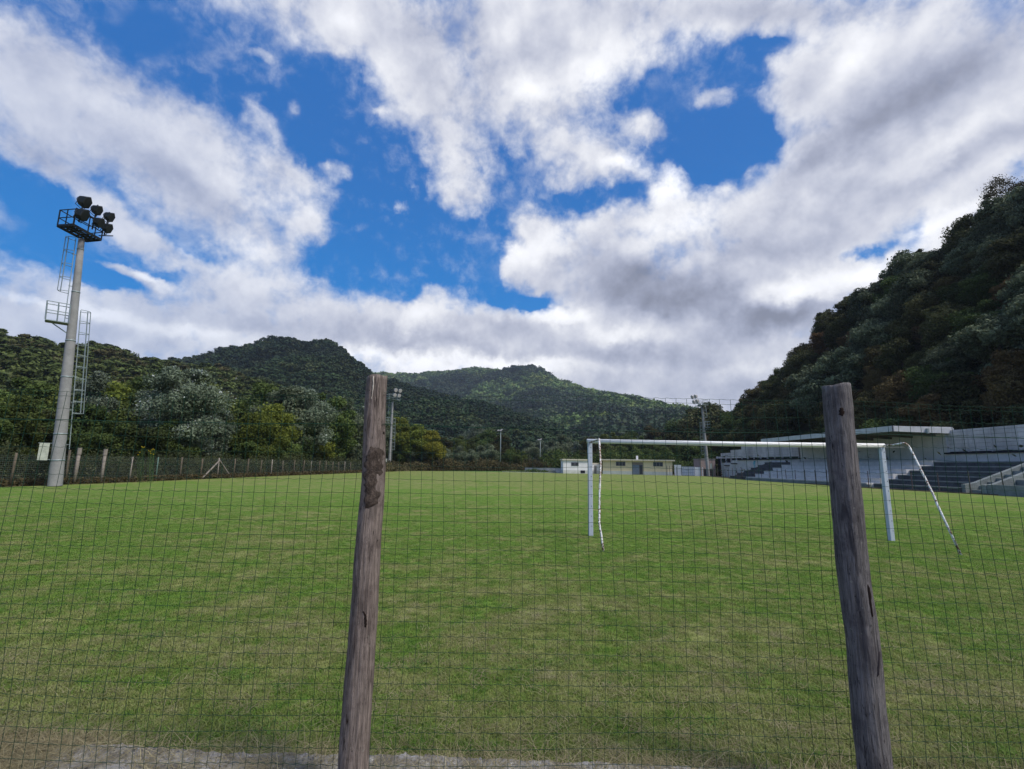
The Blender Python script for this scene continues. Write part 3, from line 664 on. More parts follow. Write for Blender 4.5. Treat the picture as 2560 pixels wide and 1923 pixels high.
def mast(base, top, label, view, lampdir, dark=True, near=True, hand=1, rbase=.365, rtop=.17):
    """view: horizontal unit vector from the pole to its right as seen from the near touchline"""
    g = empty('floodlight_mast', base, label, 'floodlight mast', 'floodlight masts around the pitch')
    ax = Vector(top)-Vector(base); X = Vector(view)*hand; Yd = Vector((-X.y, X.x, 0)); H = ax.z
    def A(z, dx=0, dy=0): return ax*(z/H)+X*dx+Yd*dy
    def rad(z): return rbase+(rtop-rbase)*z/H
    steel = M['black'] if dark else M['galv']
    mb = MB(); zs = [0, .05, 2, 4, 6, 8, 10, 12, 14, H]; mb.tube([A(z) for z in zs], [rad(z) for z in zs], 20); mb.build('pole', M['concrete'], g, True)
    for z in (.05+1.55, 3.25, 6.9, 9.3, 12.6, 15.6):
        if z < H: mb = MB(); mb.tube([A(z-.04), A(z+.04)], rad(z)+.015, 20); mb.build('clamp_band', M['galv'], g, True)
    # electrical box
    if near:
        mb = MB(); zc = 2.45; cx = -rad(2.4)-.36; p = [A(zc-.85, cx-.24, -.12), A(zc-.85, cx+.22, -.12), A(zc-.85, cx+.22, .14), A(zc-.85, cx-.24, .14)]
        p += [q+Vector((0, 0, 1.05)) for q in p]; mb.hexa(p); o = mb.build('electric_box', simple('box_enamel', (.42, .44, .38), .5), g)
        mb = MB(); mb.bar(A(zc+.2, cx-.26, -.02), A(zc+.2, 0, -.02), .05, .03); mb.build('bracket', M['galv'], g); mb = MB(); mb.bar(A(zc-.8, cx-.2, -.02), A(zc-.8, 0, -.02), .05, .03); mb.build('bracket', M['galv'], g)
    # ladders with hoops
    def ladder(z0, z1, side, zc0, w=.40, off=.20, step=.3):
        r = 'ladder'; o = None; mb = MB(); d0 = rad(z0)+off; d1 = rad(z1)+off*.8; lad = MB()
        for s in (-w/2, w/2):
            mb.tube([A(z0, side*(d0-.05), s), A(z1, side*(d1-.05), s)], .024, 6)
        n = int((z1-z0)/step)
        rails = mb.build('ladder', M['galv'], g)
        for i in range(n+1):
            z = z0+(z1-z0)*i/n; d = d0+(d1-d0)*i/n
            rg = MB(); rg.tube([A(z, side*(d-.05), -w/2), A(z, side*(d-.05), w/2)], .013, 5)
            rg.build('rung', M['galv'], rails)
        for i in range(int((z1-z0)/2.2)+1):
            z = z0+.3+i*2.2
            if z < z1: bk = MB(); bk.bar(A(z, side*rad(z)*.9, 0), A(z, side*(d0-.05), 0), .05, .04); bk.build('bracket', M['galv'], rails)
        nh = int((z1-zc0)/.75); hs = []
        for i in range(nh+1):
            z = zc0+(z1-zc0)*i/nh; d = d0+(d1-d0)*(z-z0)/(z1-z0); hp = MB()
            hp.tube([A(z, side*(d-.05+.50*math.sin(a)), -.33*math.cos(a)) for a in [math.pi*k/8 for k in range(9)]], .020, 5)
            hp.build('hoop', M['galv'], rails)
        for a in (math.pi*.25, math.pi*.5, math.pi*.75):
            st = MB(); st.bar(A(zc0, side*(d0-.05+.50*math.sin(a)), -.33*math.cos(a)), A(z1, side*(d1-.05+.50*math.sin(a)), -.33*math.cos(a)), .035, .03)
            st.build('cage_strap', M['galv'], rails)
    ladder(2.3, 11.4, 1, 4.6); ladder(10.45, H-.1, -1, 12.5, off=.20)
    # mid platform, on the ladder's side
    zp = 10.4; r = rad(zp); x0, x1, y0, y1 = -r-1.05, -r+.05, -.42, .42
    mb = MB(); mb.hexa([A(zp-.05, x0, y0), A(zp-.05, x1, y0), A(zp-.05, x1, y1), A(zp-.05, x0, y1), A(zp, x0, y0), A(zp, x1, y0), A(zp, x1, y1), A(zp, x0, y1)]); pl = mb.build('platform', M['galv'], g)
    mb = MB(); mb.bar(A(zp-.05, x0+.25, 0), A(zp-.65, -r*.8, 0), .06); mb.build('strut', M['galv'], pl)
    mb = MB()
    for z in (.62, 1.2):
        for p, q in (((x0, y0), (x1, y0)), ((x0, y1), (x1, y1)), ((x0, y0), (x0, y1))): mb.bar(A(zp+z, *p), A(zp+z, *q), .045)
    for p in ((x0, y0), (x0, y1), (x0+.55, y0), (x1, y0), (x1, y1), (x0+.55, y1)): mb.bar(A(zp, *p), A(zp+1.2, *p), .045)
    mb.build('railing', M['galv'], pl)
    return g, A, steel
mt_b = at_y(137, 1216, 30.6); mt_b.z = 0; mt_t = at_y(204, 598, 30.4)
vx = Vector((.728, .685, 0))
g, A, steel = mast(mt_b, mt_t, 'tall concrete floodlight mast with caged ladders at the left fence, six black lamps', vx, None)
zd = 16.6
C4 = [at_z(px, py, zd)-mt_b for px, py in ((143.3, 564.7), (183, 562), (252.9, 599.6), (215.5, 603))]
cc = sum(C4, Vector())/4; C4 = [cc+(c-cc)*1.0 for c in C4]
mb = MB()
def lerp(a, b, t): return a+(b-a)*t
for i in range(4): mb.bar(C4[i], C4[(i+1) % 4], .07, .16)
for t_ in (.0, .12, .24, .36, .62, .74, .86, .98):        # grating battens of the deck, open in the middle
    mb.bar(lerp(C4[0], C4[3], t_), lerp(C4[1], C4[2], t_), .09, .05)
mb.bar(lerp(C4[0], C4[1], .35), lerp(C4[3], C4[2], .35), .12, .12); mb.bar(lerp(C4[0], C4[1], .65), lerp(C4[3], C4[2], .65), .12, .12)
dk = mb.build('lamp_platform', M['black'], g)
mb = MB(); up = Vector((0, 0, 1))
for i in range(4):
    for z in (.55, 1.1): mb.bar(C4[i]+up*z, C4[(i+1) % 4]+up*z, .045)
    mb.bar(C4[i], C4[i]+up*1.12, .055); mb.bar(lerp(C4[i], C4[(i+1) % 4], .5), lerp(C4[i], C4[(i+1) % 4], .5)+up*1.1, .045)
mb.build('railing', M['black'], dk)
# lamp bar outside the far side rail, over which the lamps hang
ld = Vector((.80, .25, -.30)).normalized()
E0, E1 = C4[1], C4[2]
for (px, py, t_) in ((208.5, 503, .12), (203, 535, .05), (240, 524, .55), (245, 555, .60), (271, 541, 1.05), (266, 569, 1.02)):
    pt = lerp(E0, E1, t_)+mt_b; p = at_y(px, py, pt.y+.1); lamp_housing('floodlight', p-mt_b, ld, .78 if t_ < .2 else .66, M['lamp_back'], g)
mb = MB()
for t_ in (.10, .57, 1.02):
    q = lerp(E0, E1, t_); mb.bar(q+Vector((.12, 0, .3)), q+Vector((.18, .05, 2.1)), .06)
mb.bar(lerp(E0, E1, -.05)+Vector((.12, 0, 1.1)), lerp(E0, E1, 1.15)+Vector((.12, 0, 1.1)), .06); mb.bar(E1+Vector((-.3, .1, .35)), E1+Vector((.55, .25, .42)), .05)
mb.build('lamp_bar', M['black'], g)

def far_mast(basepx, toppx, label, hand, lampdir):
    b = at_z(*basepx); t_ = at_y(*toppx, b.y)
    vx = Vector((b.y, -b.x, 0)).normalized()
    g, A, steel = mast(b, t_, label, vx, None, False, True, hand, .36, .2)
    Ht = (t_-b)
    X = Vector(lampdir).cross(up).normalized(); F = Vector(lampdir).normalized()
    c = Ht+up*.1; mb = MB(); pts = [c-X*1.4-F*.5, c+X*1.4-F*.5, c+X*1.4+F*.7, c-X*1.4+F*.7]; mb.hexa(pts+[p+up*.12 for p in pts]); dk = mb.build('lamp_platform', M['galv'], g)
    mb = MB()
    for i in range(4):
        for z in (.6, 1.15): mb.bar(pts[i]+up*z, pts[(i+1) % 4]+up*z, .05)
        mb.bar(pts[i], pts[i]+up*1.15, .05)
    mb.build('railing', M['galv'], dk)
    for k in (-.55, .55):
        for z in (.9, 1.95): lamp_housing('floodlight', c+X*k+F*(1.2+.3*z)+up*z, F-up*.3, .8, M['lamp_pale'], g)
    return g
far_mast((972, 1178), (982, 1001), 'concrete floodlight mast at the far left corner, half hidden by the barked wooden post', 1, (.7, -.7, 0))
far_mast((1771, 1191), (1755, 1016), 'concrete floodlight mast at the far right corner before the grandstand wall', -1, (-1, -.25, 0))
def thin_pole(basepx, toppx, Y, label, w=.12):
    b = at_y(*basepx, Y); b.z = 0; t_ = at_y(*toppx, Y); g = empty('lamp_post', b, label, 'lamp post', 'thin lamp posts beyond the pitch'); h = t_-b
    mb = MB(); mb.tube([(0, 0, 0), h*.5, h], [w, w*.8, w*.55], 8); mb.build('pole', M['galv'], g, True)
    mb = MB(); mb.box((h.x-1.0, h.y-.3, h.z-.1), (h.x+.3, h.y+.3, h.z+.25)); mb.box((h.x+.0, h.y-.2, h.z+.25), (h.x+.6, h.y+.2, h.z+.5)); mb.build('lamp_head', M['lamp_pale'], g)
thin_pole((1251, 1162), (1252, 1077), 140, 'slim grey lamp post rising in front of the dark trees')
thin_pole((1350, 1170), (1351, 1100), 175, 'slim grey lamp post farthest away, above the low wall', .13)

# ------------------------------------------------------------------ left touchline fence with hedge
M['post_wood'] = simple('fence_post_wood', (.115, .095, .072), .9, .1, var=.35, scale=12, bump=.3, stretch=(1, 1, .3))
M['post_pale'] = simple('pale_concrete_post', (.26, .225, .20), .9, .1, var=.3, scale=9)
M['post_green'] = simple('green_metal_post', (.10, .17, .14), .6, .3, var=.2)
def left_line(Y): return float(np.interp(Y, [0, 29, 35, 55, 80, 106, 135], [-33, -30.6, -29.3, -28.3, -26.4, -25.6, -25]))
lf = empty('post_and_wire_fence', (0, 0, 0), 'low wooden post and wire fence along the left touchline before a hedge', 'fence')
tops = [(24, 1132, 1217, 0), (163, 1125, 1213, 0), (184, 1121, 1211, 1), (252, 1124, 1209, 1), (323, 1142, 1204, 2), (389, 1143, 1202, 3), (449, 1143, 1199, 0), (500, 1147, 1197, 0), (543, 1145, 1195, 2), (583, 1147, 1193, 0), (617, 1147, 1191, 0), (649, 1150, 1190, 0), (677, 1149, 1191, 2), (706, 1152, 1188, 0), (733, 1150, 1188, 0), (757, 1151, 1186, 0), (776, 1153, 1186, 2), (796, 1152, 1186, 0), (814, 1154, 1185, 0), (831, 1155, 1185, 0), (846, 1155, 1184, 0), (861, 1154, 1184, 2), (875, 1156, 1183, 0)]
prev = None; pp = []
for (x, yt, yb, k) in tops:
    b = at_z(x, yb+1); b.x = left_line(b.y)-.05 if True else b.x
    d = ray(x, yb); Y = b.y
    for _ in range(6): X = d.x/d.y*Y; Y = Y+(X-left_line(Y))/( -d.x/d.y)*.9*(1 if d.x < 0 else -1) if False else Y
    # exact crossing of the sight line with the fence line
    lo, hi = 15, 130
    for _ in range(40):
        md = (lo+hi)/2
        if d.x/d.y*md > left_line(md): lo = md
        else: hi = md
    Y = lo; b = Vector((left_line(Y), Y, 0)); h = at_y(x, yt, Y).z; h = max(1.7, min(2.9, h))
    mb = MB(); w = {0: .065, 1: .10, 2: .055, 3: .04}[k]; ln = Vector((rnd.uniform(-.06, .06), 0, 0))
    mb.tube([b-Vector((0, 0, .1)), b+Vector((0, 0, h*.5))+ln, b+Vector((0, 0, h))+ln*1.5], [w*1.1, w, w*.95], 8, jag=.15)
    o = mb.build('post', [M['post_wood'], M['post_pale'], M['post_pale'], M['post_green']][k], lf, True); pp.append((b, h))
    if k == 1:
        cpb = MB(); q = b+Vector((0, 0, h))+ln*1.5; cpb.tube([q-Vector((0, 0, .42)), q+Vector((0, 0, .05))], w*1.25, 8); cpb.build('pale_cap', M['post_pale'], o)
    if x == 543:
        for s, nm in ((-1, 'brace'), (1, 'brace')):
            mb = MB(); mb.bar(b+Vector((0, s*2.3, .1)), b+Vector((.05, 0, 1.75)), .09); mb.build('brace', M['post_pale'], lf)
def net_strip(line, z0, z1, dx, dz, w, name, m, parent, y0, y1, off=0):
    V = []; F = []
    def quad(a, b, nrm):
        o = len(V); V.extend([a-nrm, a+nrm, b+nrm, b-nrm]); F.append((o, o+1, o+2, o+3))
    n = int((y1-y0)/dx)
    for i in range(n):
        Y = y0+i*dx; X = line(Y)+off; quad(np.array((X, Y, z0)), np.array((X, Y, z1)), np.array((0, w, 0)))
    ys = np.linspace(y0, y1, 60)
    for z in np.arange(z0, z1+.001, dz):
        for i in range(59):
            quad(np.array((line(ys[i])+off, ys[i], z)), np.array((line(ys[i+1])+off, ys[i+1], z)), np.array((0, 0, w)))
    o = link(name, np_mesh(name, np.array(V), np.array(F), m), parent); o['kind'] = 'stuff'; return o
net_strip(left_line, .05, 1.95, .10, .12, .0018, 'wire_netting', M['galv'], lf, 20, 106)

# leaf cards
def leaves(rs, P, N, size, droop=0.0, jitter=.9):
    n = len(P); N = N+rs.randn(n, 3)*jitter; N[:, 2] -= droop; N /= np.linalg.norm(N, axis=1)[:, None]+1e-9
    a = rs.randn(n, 3); u = np.cross(N, a); u /= np.linalg.norm(u, axis=1)[:, None]+1e-9; v = np.cross(N, u)
    s = size*(.6+.8*rs.rand(n, 1)); asp = .55
    V = np.stack([P-u*s, P-v*s*asp+N*s*.12, P+u*s, P+v*s*asp+N*s*.12], 1).reshape(-1, 3)
    return V, np.arange(n*4).reshape(-1, 4)

def hedge():
    rs = np.random.RandomState(21); n = 70000
    Y = 20+86*rs.rand(n)**1.25; d = .35+rs.rand(n)**1.5*2.0
    top = 1.75+.25*np.sin(Y*.9)+.22*np.sin(Y*2.3+1)+.15*np.sin(Y*5.1)+.1*rs.randn(n); top = top*np.clip(1.15-.1*np.sin(Y*.37), .6, 1.25)
    z = rs.rand(n)*top; bulge = .25*np.sin(Y*1.7+z)+.15*np.sin(Y*4.3-z*2)
    X = np.interp(Y, [0, 29, 35, 55, 80, 106, 135], [-33, -30.6, -29.3, -28.3, -26.4, -25.6, -25])-d+bulge*.5-.15
    P = np.stack([X, Y, z], 1); N = np.stack([np.ones(n)*.6, -.5*np.ones(n), .5*np.ones(n)], 1)
    V, F = leaves(rs, P, N, .055+.0009*(Y[:, None]-20), jitter=.8)
    cl = .5+.3*np.sin(Y*2.1+z*3)+.2*np.sin(Y*.7)+.3*rs.randn(n)
    tint = np.clip(cl*.6+.1, 0, 1)
    o = link('hedge', np_mesh('hedge', V, F, M['bramble'], False, tint)); props(o, 'dark bramble hedge growing behind the left wire fence', 'hedge', kind='stuff')
    # reddish dead growth at its foot
    n = 14000; Y = 20+86*rs.rand(n)**1.25; X = np.interp(Y, [0, 29, 35, 55, 80, 106, 135], [-33, -30.6, -29.3, -28.3, -26.4, -25.6, -25])-.1-.6*rs.rand(n)+.3
    z = rs.rand(n)**1.5*.45; P = np.stack([X, Y, z], 1); V, F = leaves(rs, P, np.tile((.6, -.5, .3), (n, 1)), .07+.001*(Y[:, None]-20))
    m = leaf_mat('dead_growth', (.05, .04, .018), (.16, .125, .06), None, .2)
    props(link('dead_undergrowth', np_mesh('dead_undergrowth', V, F, m, False, rs.rand(n))), 'rust brown dead growth along the foot of the hedge', 'undergrowth', kind='stuff')
hedge()

# ------------------------------------------------------------------ trees
def crown(seed, H, R, base, clumps, n, leaf, shape='round', jitter=.9):
    """leaf cloud: clumps of leaves spread through a crown of radius R between base and H"""
    rs = np.random.RandomState(seed); C = []
    for i in range(clumps):
        for _ in range(50):
            p = rs.rand(3)*2-1
            if np.linalg.norm(p) < 1 and (np.linalg.norm(p) > .35): break
        s = (p[2]+1)/2
        w = {'round': 1.0, 'cone': 1.15-.85*s, 'tall': (1.05-.45*s), 'willow': 1.1-.2*s}[shape]
        C.append((p[0]*R*w*.8, p[1]*R*w*.8, base+(H-base)*(.08+.84*s), R*(.20+.20*rs.rand())*(.75 if s > .8 else 1), rs.rand()))
    C = np.array(C); k = rs.randint(0, clumps, n); d = rs.randn(n, 3); d /= np.linalg.norm(d, axis=1)[:, None]
    r = (.45+.55*rs.rand(n)**.6)*C[k, 3]*(1+.25*rs.randn(n)*.5); sq = np.array((1, 1, .72))
    P = C[k, :3]+d*r[:, None]*sq; P[:, 2] = np.clip(P[:, 2], .05*H, None)
    cen = np.array((0, 0, (base+H)/2)); out = P-cen; out /= np.linalg.norm(out, axis=1)[:, None]
    V, F = leaves(rs, P, d*.6+out*.4+np.array((0, 0, .25)), leaf, jitter=jitter)
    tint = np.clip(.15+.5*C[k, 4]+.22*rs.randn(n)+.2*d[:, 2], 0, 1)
    return V, F, tint, C
def trunk_mb(seed, H, R, base, C, r0_):
    rs = random.Random(seed); mb = MB(); z1 = base+(H-base)*.72; pts = []; x = y = 0
    for i in range(8):
        t_ = i/7; pts.append((x, y, -.3+(z1+.3)*t_)); x += rs.uniform(-.12, .12); y += rs.uniform(-.12, .12)
    mb.tube(pts, [r0_*(1.25 if i == 0 else 1-.75*i/7) for i in range(8)], 8)
    for j in range(min(11, len(C))):
        c = C[j*len(C)//min(11, len(C))]; i = rs.randint(2, 6); s = Vector(pts[i]); e = Vector(c[:3]); m_ = s*.5+e*.5+Vector((0, 0, -.06*H))
        mb.tube([s, m_, e], [r0_*.38, r0_*.22, r0_*.06], 5)
    return mb
PROTO = {}
def proto(key, seed, H, R, base, clumps, n, leaf, m, shape='round', tr=.22, jitter=.9):
    V, F, T, C = crown(seed, H, R, base, clumps, n, leaf, shape, jitter)
    PROTO[key] = (np_mesh(key+'_crown', V, F, M[m], False, T), trunk_mb(seed, H, R, base, C, tr).mesh(key+'_trunk', M['bark'], True), H, m)
proto('silver_poplar', 1, 13, 4.4, .8, 60, 26000, .13, 'leaf_silver')
proto('silver_poplar_b', 12, 11, 3.4, .6, 46, 18000, .125, 'leaf_silver', 'tall')
proto('broadleaf', 2, 10, 4.0, .5, 46, 17000, .15, 'leaf_mid')
proto('broadleaf_b', 22, 9, 3.6, .3, 40, 15000, .14, 'leaf_mid', 'tall')
proto('lime_tree', 3, 8.5, 3.4, .3, 36, 14000, .14, 'leaf_lime', 'cone')
proto('dark_tree', 4, 10, 4.0, .5, 44, 15000, .16, 'leaf_dark')
proto('willow', 5, 8, 3.3, .2, 36, 14000, .13, 'leaf_willow', 'willow')
proto('slope_tree', 6, 9, 3.9, 1.0, 42, 13000, .17, 'leaf_slope')
proto('slope_tree_b', 16, 8, 3.5, .8, 34, 11000, .17, 'leaf_slope', 'tall')
proto('slope_grey', 17, 8, 4.0, .4, 40, 13000, .16, 'leaf_slope_grey')
proto('skyline_tree', 19, 9, 2.9, 2.6, 22, 3600, .17, 'leaf_slope', 'tall', .16)
proto('slope_brown', 18, 6.5, 3.2, .4, 32, 9000, .16, 'leaf_brown')
NAMES = {'silver_poplar': 'poplar_tree', 'silver_poplar_b': 'poplar_tree', 'willow': 'willow_tree', 'lime_tree': 'acacia_tree'}
first = {}
def tree(key, x, y, z, s, label, group, rz=None, sz=1.0, name=None, cat='tree'):
    cm, tm, H, _ = PROTO[key]
    if key not in first:
        e = empty(name or NAMES.get(key, 'broadleaf_tree'), (x, y, z), label, cat, group); link('crown', cm, e); link('trunk', tm, e); first[key] = e
    else:
        e = copy_tree(first[key]); e.name = name or NAMES.get(key, 'broadleaf_tree'); e.location = (x, y, z); props(e, label, cat, group)
    e.rotation_euler = (0, 0, rnd.random()*6.28 if rz is None else rz); e.scale = (s, s, s*sz); return e

def tree_px(key, px, ytop, Y, label, group, sz=1.0, s=None):
    """a tree standing at distance Y whose top is seen at that height"""
    dd = ray(px, 1160); r = -dd.x/dd.y
    if group == GL: Y = max(Y, min(32.2/max(r, .05), 122))      # keep the crowns outside the side fence
    b = at_y(px, ytop, Y); H = PROTO[key][2]; h = max(2, b.z); s = s or h/H/sz; tree(key, b.x, Y, 0, s, label, group, sz=sz)
GL = 'trees beyond the left fence'
for row in [
 ('broadleaf', -60, 985, 34, 'round green tree at the left edge, behind the hedge', 1), ('broadleaf_b', 45, 975, 37, 'green tree just left of the tall mast', 1.0),
 ('dark_tree', 110, 1000, 42, 'dark tree directly behind the foot of the tall mast', 1), ('silver_poplar_b', 250, 903, 47, 'narrow silvery poplar right of the tall mast ladder', 1.25),
 ('dark_tree', 215, 985, 44, 'dark green tree under the narrow silvery poplar', 1), ('broadleaf', 330, 975, 52, 'bright green broadleaf tree between the two silvery poplars', 1),
 ('silver_poplar', 470, 890, 48, 'largest silvery white poplar with pale leaves behind the hedge', 1), ('silver_poplar_b', 400, 935, 53, 'smaller silvery poplar touching the left of the largest one', 1),
 ('silver_poplar_b', 535, 985, 56, 'low silvery poplar on the right flank of the largest one', .9), ('dark_tree', 345, 1035, 42, 'low dark bush tree in front of the silvery poplars', .8),
 ('lime_tree', 640, 1010, 60, 'yellow green acacia left of the central wooden post', 1), ('lime_tree', 690, 985, 60, 'taller yellow green acacia beside the silvery poplar', 1),
 ('dark_tree', 640, 1060, 57, 'low dark tree below the yellow green acacias', .8), ('silver_poplar', 765, 945, 66, 'round topped silvery poplar behind the acacias', 1),
 ('dark_tree', 745, 1030, 62, 'dark tree at the foot of the round topped poplar', 1), ('lime_tree', 800, 1060, 66, 'small acacia near the central wooden post', .9),
 ('willow', 860, 990, 78, 'pale willow behind the central wooden post', 1.1), ('silver_poplar_b', 905, 1000, 82, 'grey green poplar hidden by the central wooden post', 1),
 ('broadleaf', 845, 1060, 74, 'broadleaf tree below the pale willow', 1), ('dark_tree', 925, 1070, 86, 'dark tree to the left of the far left mast', 1),
 ('lime_tree', 1000, 1025, 104, 'yellowish tree to the right of the far left mast', 1.1), ('lime_tree', 1045, 1045, 112, 'yellowing tree second from the far left mast', 1.1), ('lime_tree', 1080, 1062, 120, 'yellow leaved tree with the brightest crown near the far corner', 1.0),
 ('broadleaf', 1010, 1085, 100, 'green tree under the yellowish tree by the far left mast', 1), ('willow', 1035, 1105, 108, 'grey willow bush near the far left mast', 1), ('willow', 1075, 1110, 112, 'grey willow bush second from the far left mast', 1),
 ('broadleaf', 980, 1110, 94, 'green bush behind the foot of the far left mast', 1),
 ('broadleaf_b', -10, 940, 52, 'tall green tree at the left edge in the second row', 1), ('broadleaf', 90, 935, 55, 'tall green tree in the second row just left of the tall mast', 1), ('lime_tree', 30, 1020, 40, 'yellow green tree left of the tall mast above the hedge', 1),
 ('broadleaf', 175, 930, 58, 'tall green tree in the second row right behind the tall mast', 1), ('lime_tree', 290, 925, 62, 'yellow green tree in the second row between two silvery poplars', 1), ('broadleaf_b', 400, 900, 66, 'green tree in the second row behind the smaller silvery poplar', 1),
 ('broadleaf_b', 492, 912, 68, 'green tree in the second row behind the largest silvery poplar', 1), ('broadleaf', 678, 945, 80, 'wide green tree in the second row behind the taller acacia', 1),
 ('willow', 720, 960, 74, 'pale willow between the taller acacia and the round topped poplar', 1), ('broadleaf', 820, 975, 84, 'green tree in the second row right of the round topped poplar', 1), ('broadleaf', 700, 1060, 57, 'green bush tree beneath the taller acacia', .9),
 ('broadleaf_b', 440, 1040, 44, 'leafy bush tree at the foot of the largest silvery poplar', .9), ('broadleaf', 290, 1045, 41, 'leafy bush tree below the narrow silvery poplar', .9), ('broadleaf', 880, 1040, 90, 'green tree behind the left edge of the central wooden post', 1), ('willow', 950, 1040, 98, 'pale willow left of the far left mast', 1)]:
    tree_px(row[0], row[1], row[2], row[3], row[4], GL, row[5])
GM = 'trees beyond the far end of the pitch'
far_row = [('willow', 1115, 1118, 135), ('willow', 1150, 1113, 138), ('willow', 1180, 1122, 132), ('willow', 1205, 1112, 140), ('willow', 1225, 1108, 137), ('broadleaf', 1145, 1085, 158), ('dark_tree', 1105, 1082, 155), ('dark_tree', 1185, 1080, 160), ('dark_tree', 1215, 1062, 175), ('silver_poplar', 1190, 1050, 185),
 ('dark_tree', 1250, 1075, 170), ('broadleaf', 1275, 1115, 150), ('broadleaf', 1300, 1122, 145), ('willow', 1325, 1100, 180), ('silver_poplar', 1350, 1092, 190), ('willow', 1385, 1098, 185), ('broadleaf', 1365, 1130, 150), ('broadleaf_b', 1400, 1120, 150), ('willow', 1410, 1085, 190), ('silver_poplar_b', 1440, 1095, 180), ('broadleaf', 1440, 1125, 150),
 ('dark_tree', 1470, 1112, 150), ('broadleaf', 1500, 1120, 140), ('dark_tree', 1530, 1120, 142), ('broadleaf', 1560, 1112, 140), ('broadleaf_b', 1595, 1120, 138), ('dark_tree', 1625, 1118, 137), ('broadleaf', 1650, 1105, 138), ('dark_tree', 1690, 1100, 135), ('dark_tree', 1720, 1095, 132), ('broadleaf', 1745, 1090, 130), ('dark_tree', 1480, 1080, 175), ('broadleaf', 1530, 1075, 178), ('dark_tree', 1580, 1065, 180), ('dark_tree', 1630, 1050, 180), ('broadleaf', 1600, 1085, 160), ('dark_tree', 1680, 1045, 175), ('dark_tree', 1725, 1020, 175), ('slope_tree', 1770, 995, 170), ('dark_tree', 1670, 1070, 155)]
far_lab = ['first grey willow bush right of the yellow tree', 'second grey willow bush of the row past the far left corner', 'lowest grey willow bush of the row past the far left corner', 'grey willow bush left of the slim lamp post', 'paler willow bush touching the slim lamp post']
kl = {'willow': 'pale grey green willow', 'broadleaf': 'mid green broadleaf tree', 'broadleaf_b': 'mid green upright tree', 'dark_tree': 'dark green tree', 'silver_poplar': 'grey crowned poplar', 'silver_poplar_b': 'slim grey poplar', 'slope_tree': 'very dark tree'}
for i, (k, px, yt, Y) in enumerate(far_row):
    where = 'behind the willow row at the far left corner' if px < 1260 else 'between the slim lamp post and the white hut' if px < 1450 else 'behind the flat roofed yellow building' if px < 1690 and Y < 165 else 'on rising ground between the yellow building and the right slope'
    tree_px(k, px, yt, Y, far_lab[i] if i < 5 else kl[k]+' '+where, GM+' '+where if i >= 5 else GM)

# ------------------------------------------------------------------ hills
def hill_mesh(name, crest, foot, nrow=40, ncol=160, m=None, rough=1.0, seed=0, bulge=.85):
    """crest: list of (px, py, Y, treeheight); foot: list of (px, Y) - ground distance where the slope begins"""
    cx = [c[0] for c in crest]; pxs = np.linspace(cx[0], cx[-1], ncol); rs = np.random.RandomState(seed); ph = rs.rand(20)*6.28
    G = np.zeros((nrow+12, ncol, 3))
    for i, px in enumerate(pxs):
        py = np.interp(px, cx, [c[1] for c in crest]); Y = np.interp(px, cx, [c[2] for c in crest]); th = np.interp(px, cx, [c[3] for c in crest])
        p = at_y(px, py, Y); p.z = max(.5, p.z-th)
        fy = np.interp(px, [f[0] for f in foot], [f[1] for f in foot]); d = ray(px, 1160); fx = d.x/d.y*fy
        for j in range(nrow):
            s = j/(nrow-1); e = s**bulge; k = (s*s*(3-2*s)*.6+e*.4)
            X = fx+(p.x-fx)*s; YY = fy+(p.y-fy)*s
            nz = math.sin(X*.021*rough+ph[0]+YY*.013*rough)*.5+math.sin(X*.05*rough+ph[1]-YY*.031*rough)*.3+math.sin(X*.11*rough+YY*.07*rough+ph[2])*.2
            G[j, i] = (X, YY, -1+(p.z+1)*k*(1+.16*nz*math.sin(math.pi*s)))
        for j in range(12):
            s = (j+1)/12; G[nrow+j, i] = (p.x*(1+.35*s), p.y*(1+.35*s), p.z*(1-s**1.6*1.05))
    V = G.reshape(-1, 3); nr = nrow+12
    F = np.array([(j*ncol+i, j*ncol+i+1, (j+1)*ncol+i+1, (j+1)*ncol+i) for j in range(nr-1) for i in range(ncol-1)])
    o = link(name, np_mesh(name, V, F, m, True)); props(o, kind='structure')
    return G
M['hill'] = simple('wooded_hillside', (.040, .050, .022), .95, .05, var=.35, scale=.03)
def lowpoly_tree(seed, n=260, leaf=.17):
    rs = np.random.RandomState(seed); V, F, T, C = crown(seed, 1.0, .5, .0, 12, n, leaf*.5, 'round', .6); return V, F, T
def forest(name, G, n, h, label, m, seed, rowmin=0.02, rowmax=1.06, hv=.45, leafn=260, keep=None, leaf=.17):
    rs = np.random.RandomState(seed); nr, nc, _ = G.shape; crestrow = nr-13
    # sample by area
    a = np.linalg.norm(G[1:, :-1]-G[:-1, :-1], axis=2)*np.linalg.norm(G[:-1, 1:]-G[:-1, :-1], axis=2)
    jj = np.arange(nr-1)/crestrow; a[(jj < rowmin) | (jj > rowmax)] = 0
    # more where the slope is near
    dist = np.linalg.norm(G[:-1, :-1, :2], axis=2); a = a/dist**.7
    c = rs.choice(a.size, n, p=(a/a.sum()).ravel()); j, i = c//(nc-1), c % (nc-1); u, v = rs.rand(n)[:, None], rs.rand(n)[:, None]
    P = (G[j, i]*(1-u)+G[j, i+1]*u)*(1-v)+(G[j+1, i]*(1-u)+G[j+1, i+1]*u)*v
    if keep is not None: kk = keep(P); P = P[kk]
    n = len(P); s = h*(1-hv+2*hv*rs.rand(n)); w_ = .85+.85*rs.rand(n); sc = np.stack([s*w_*(.9+.2*rs.rand(n)), s*w_*(.9+.2*rs.rand(n)), s], 1); P[:, 2] -= .12*s
    V, F, T = lowpoly_tree(seed, leafn, leaf)
    return scatter_stuff(name, P, sc, rs.rand(n)*6.28, V, F, m, label, 'forest', ptint=T)

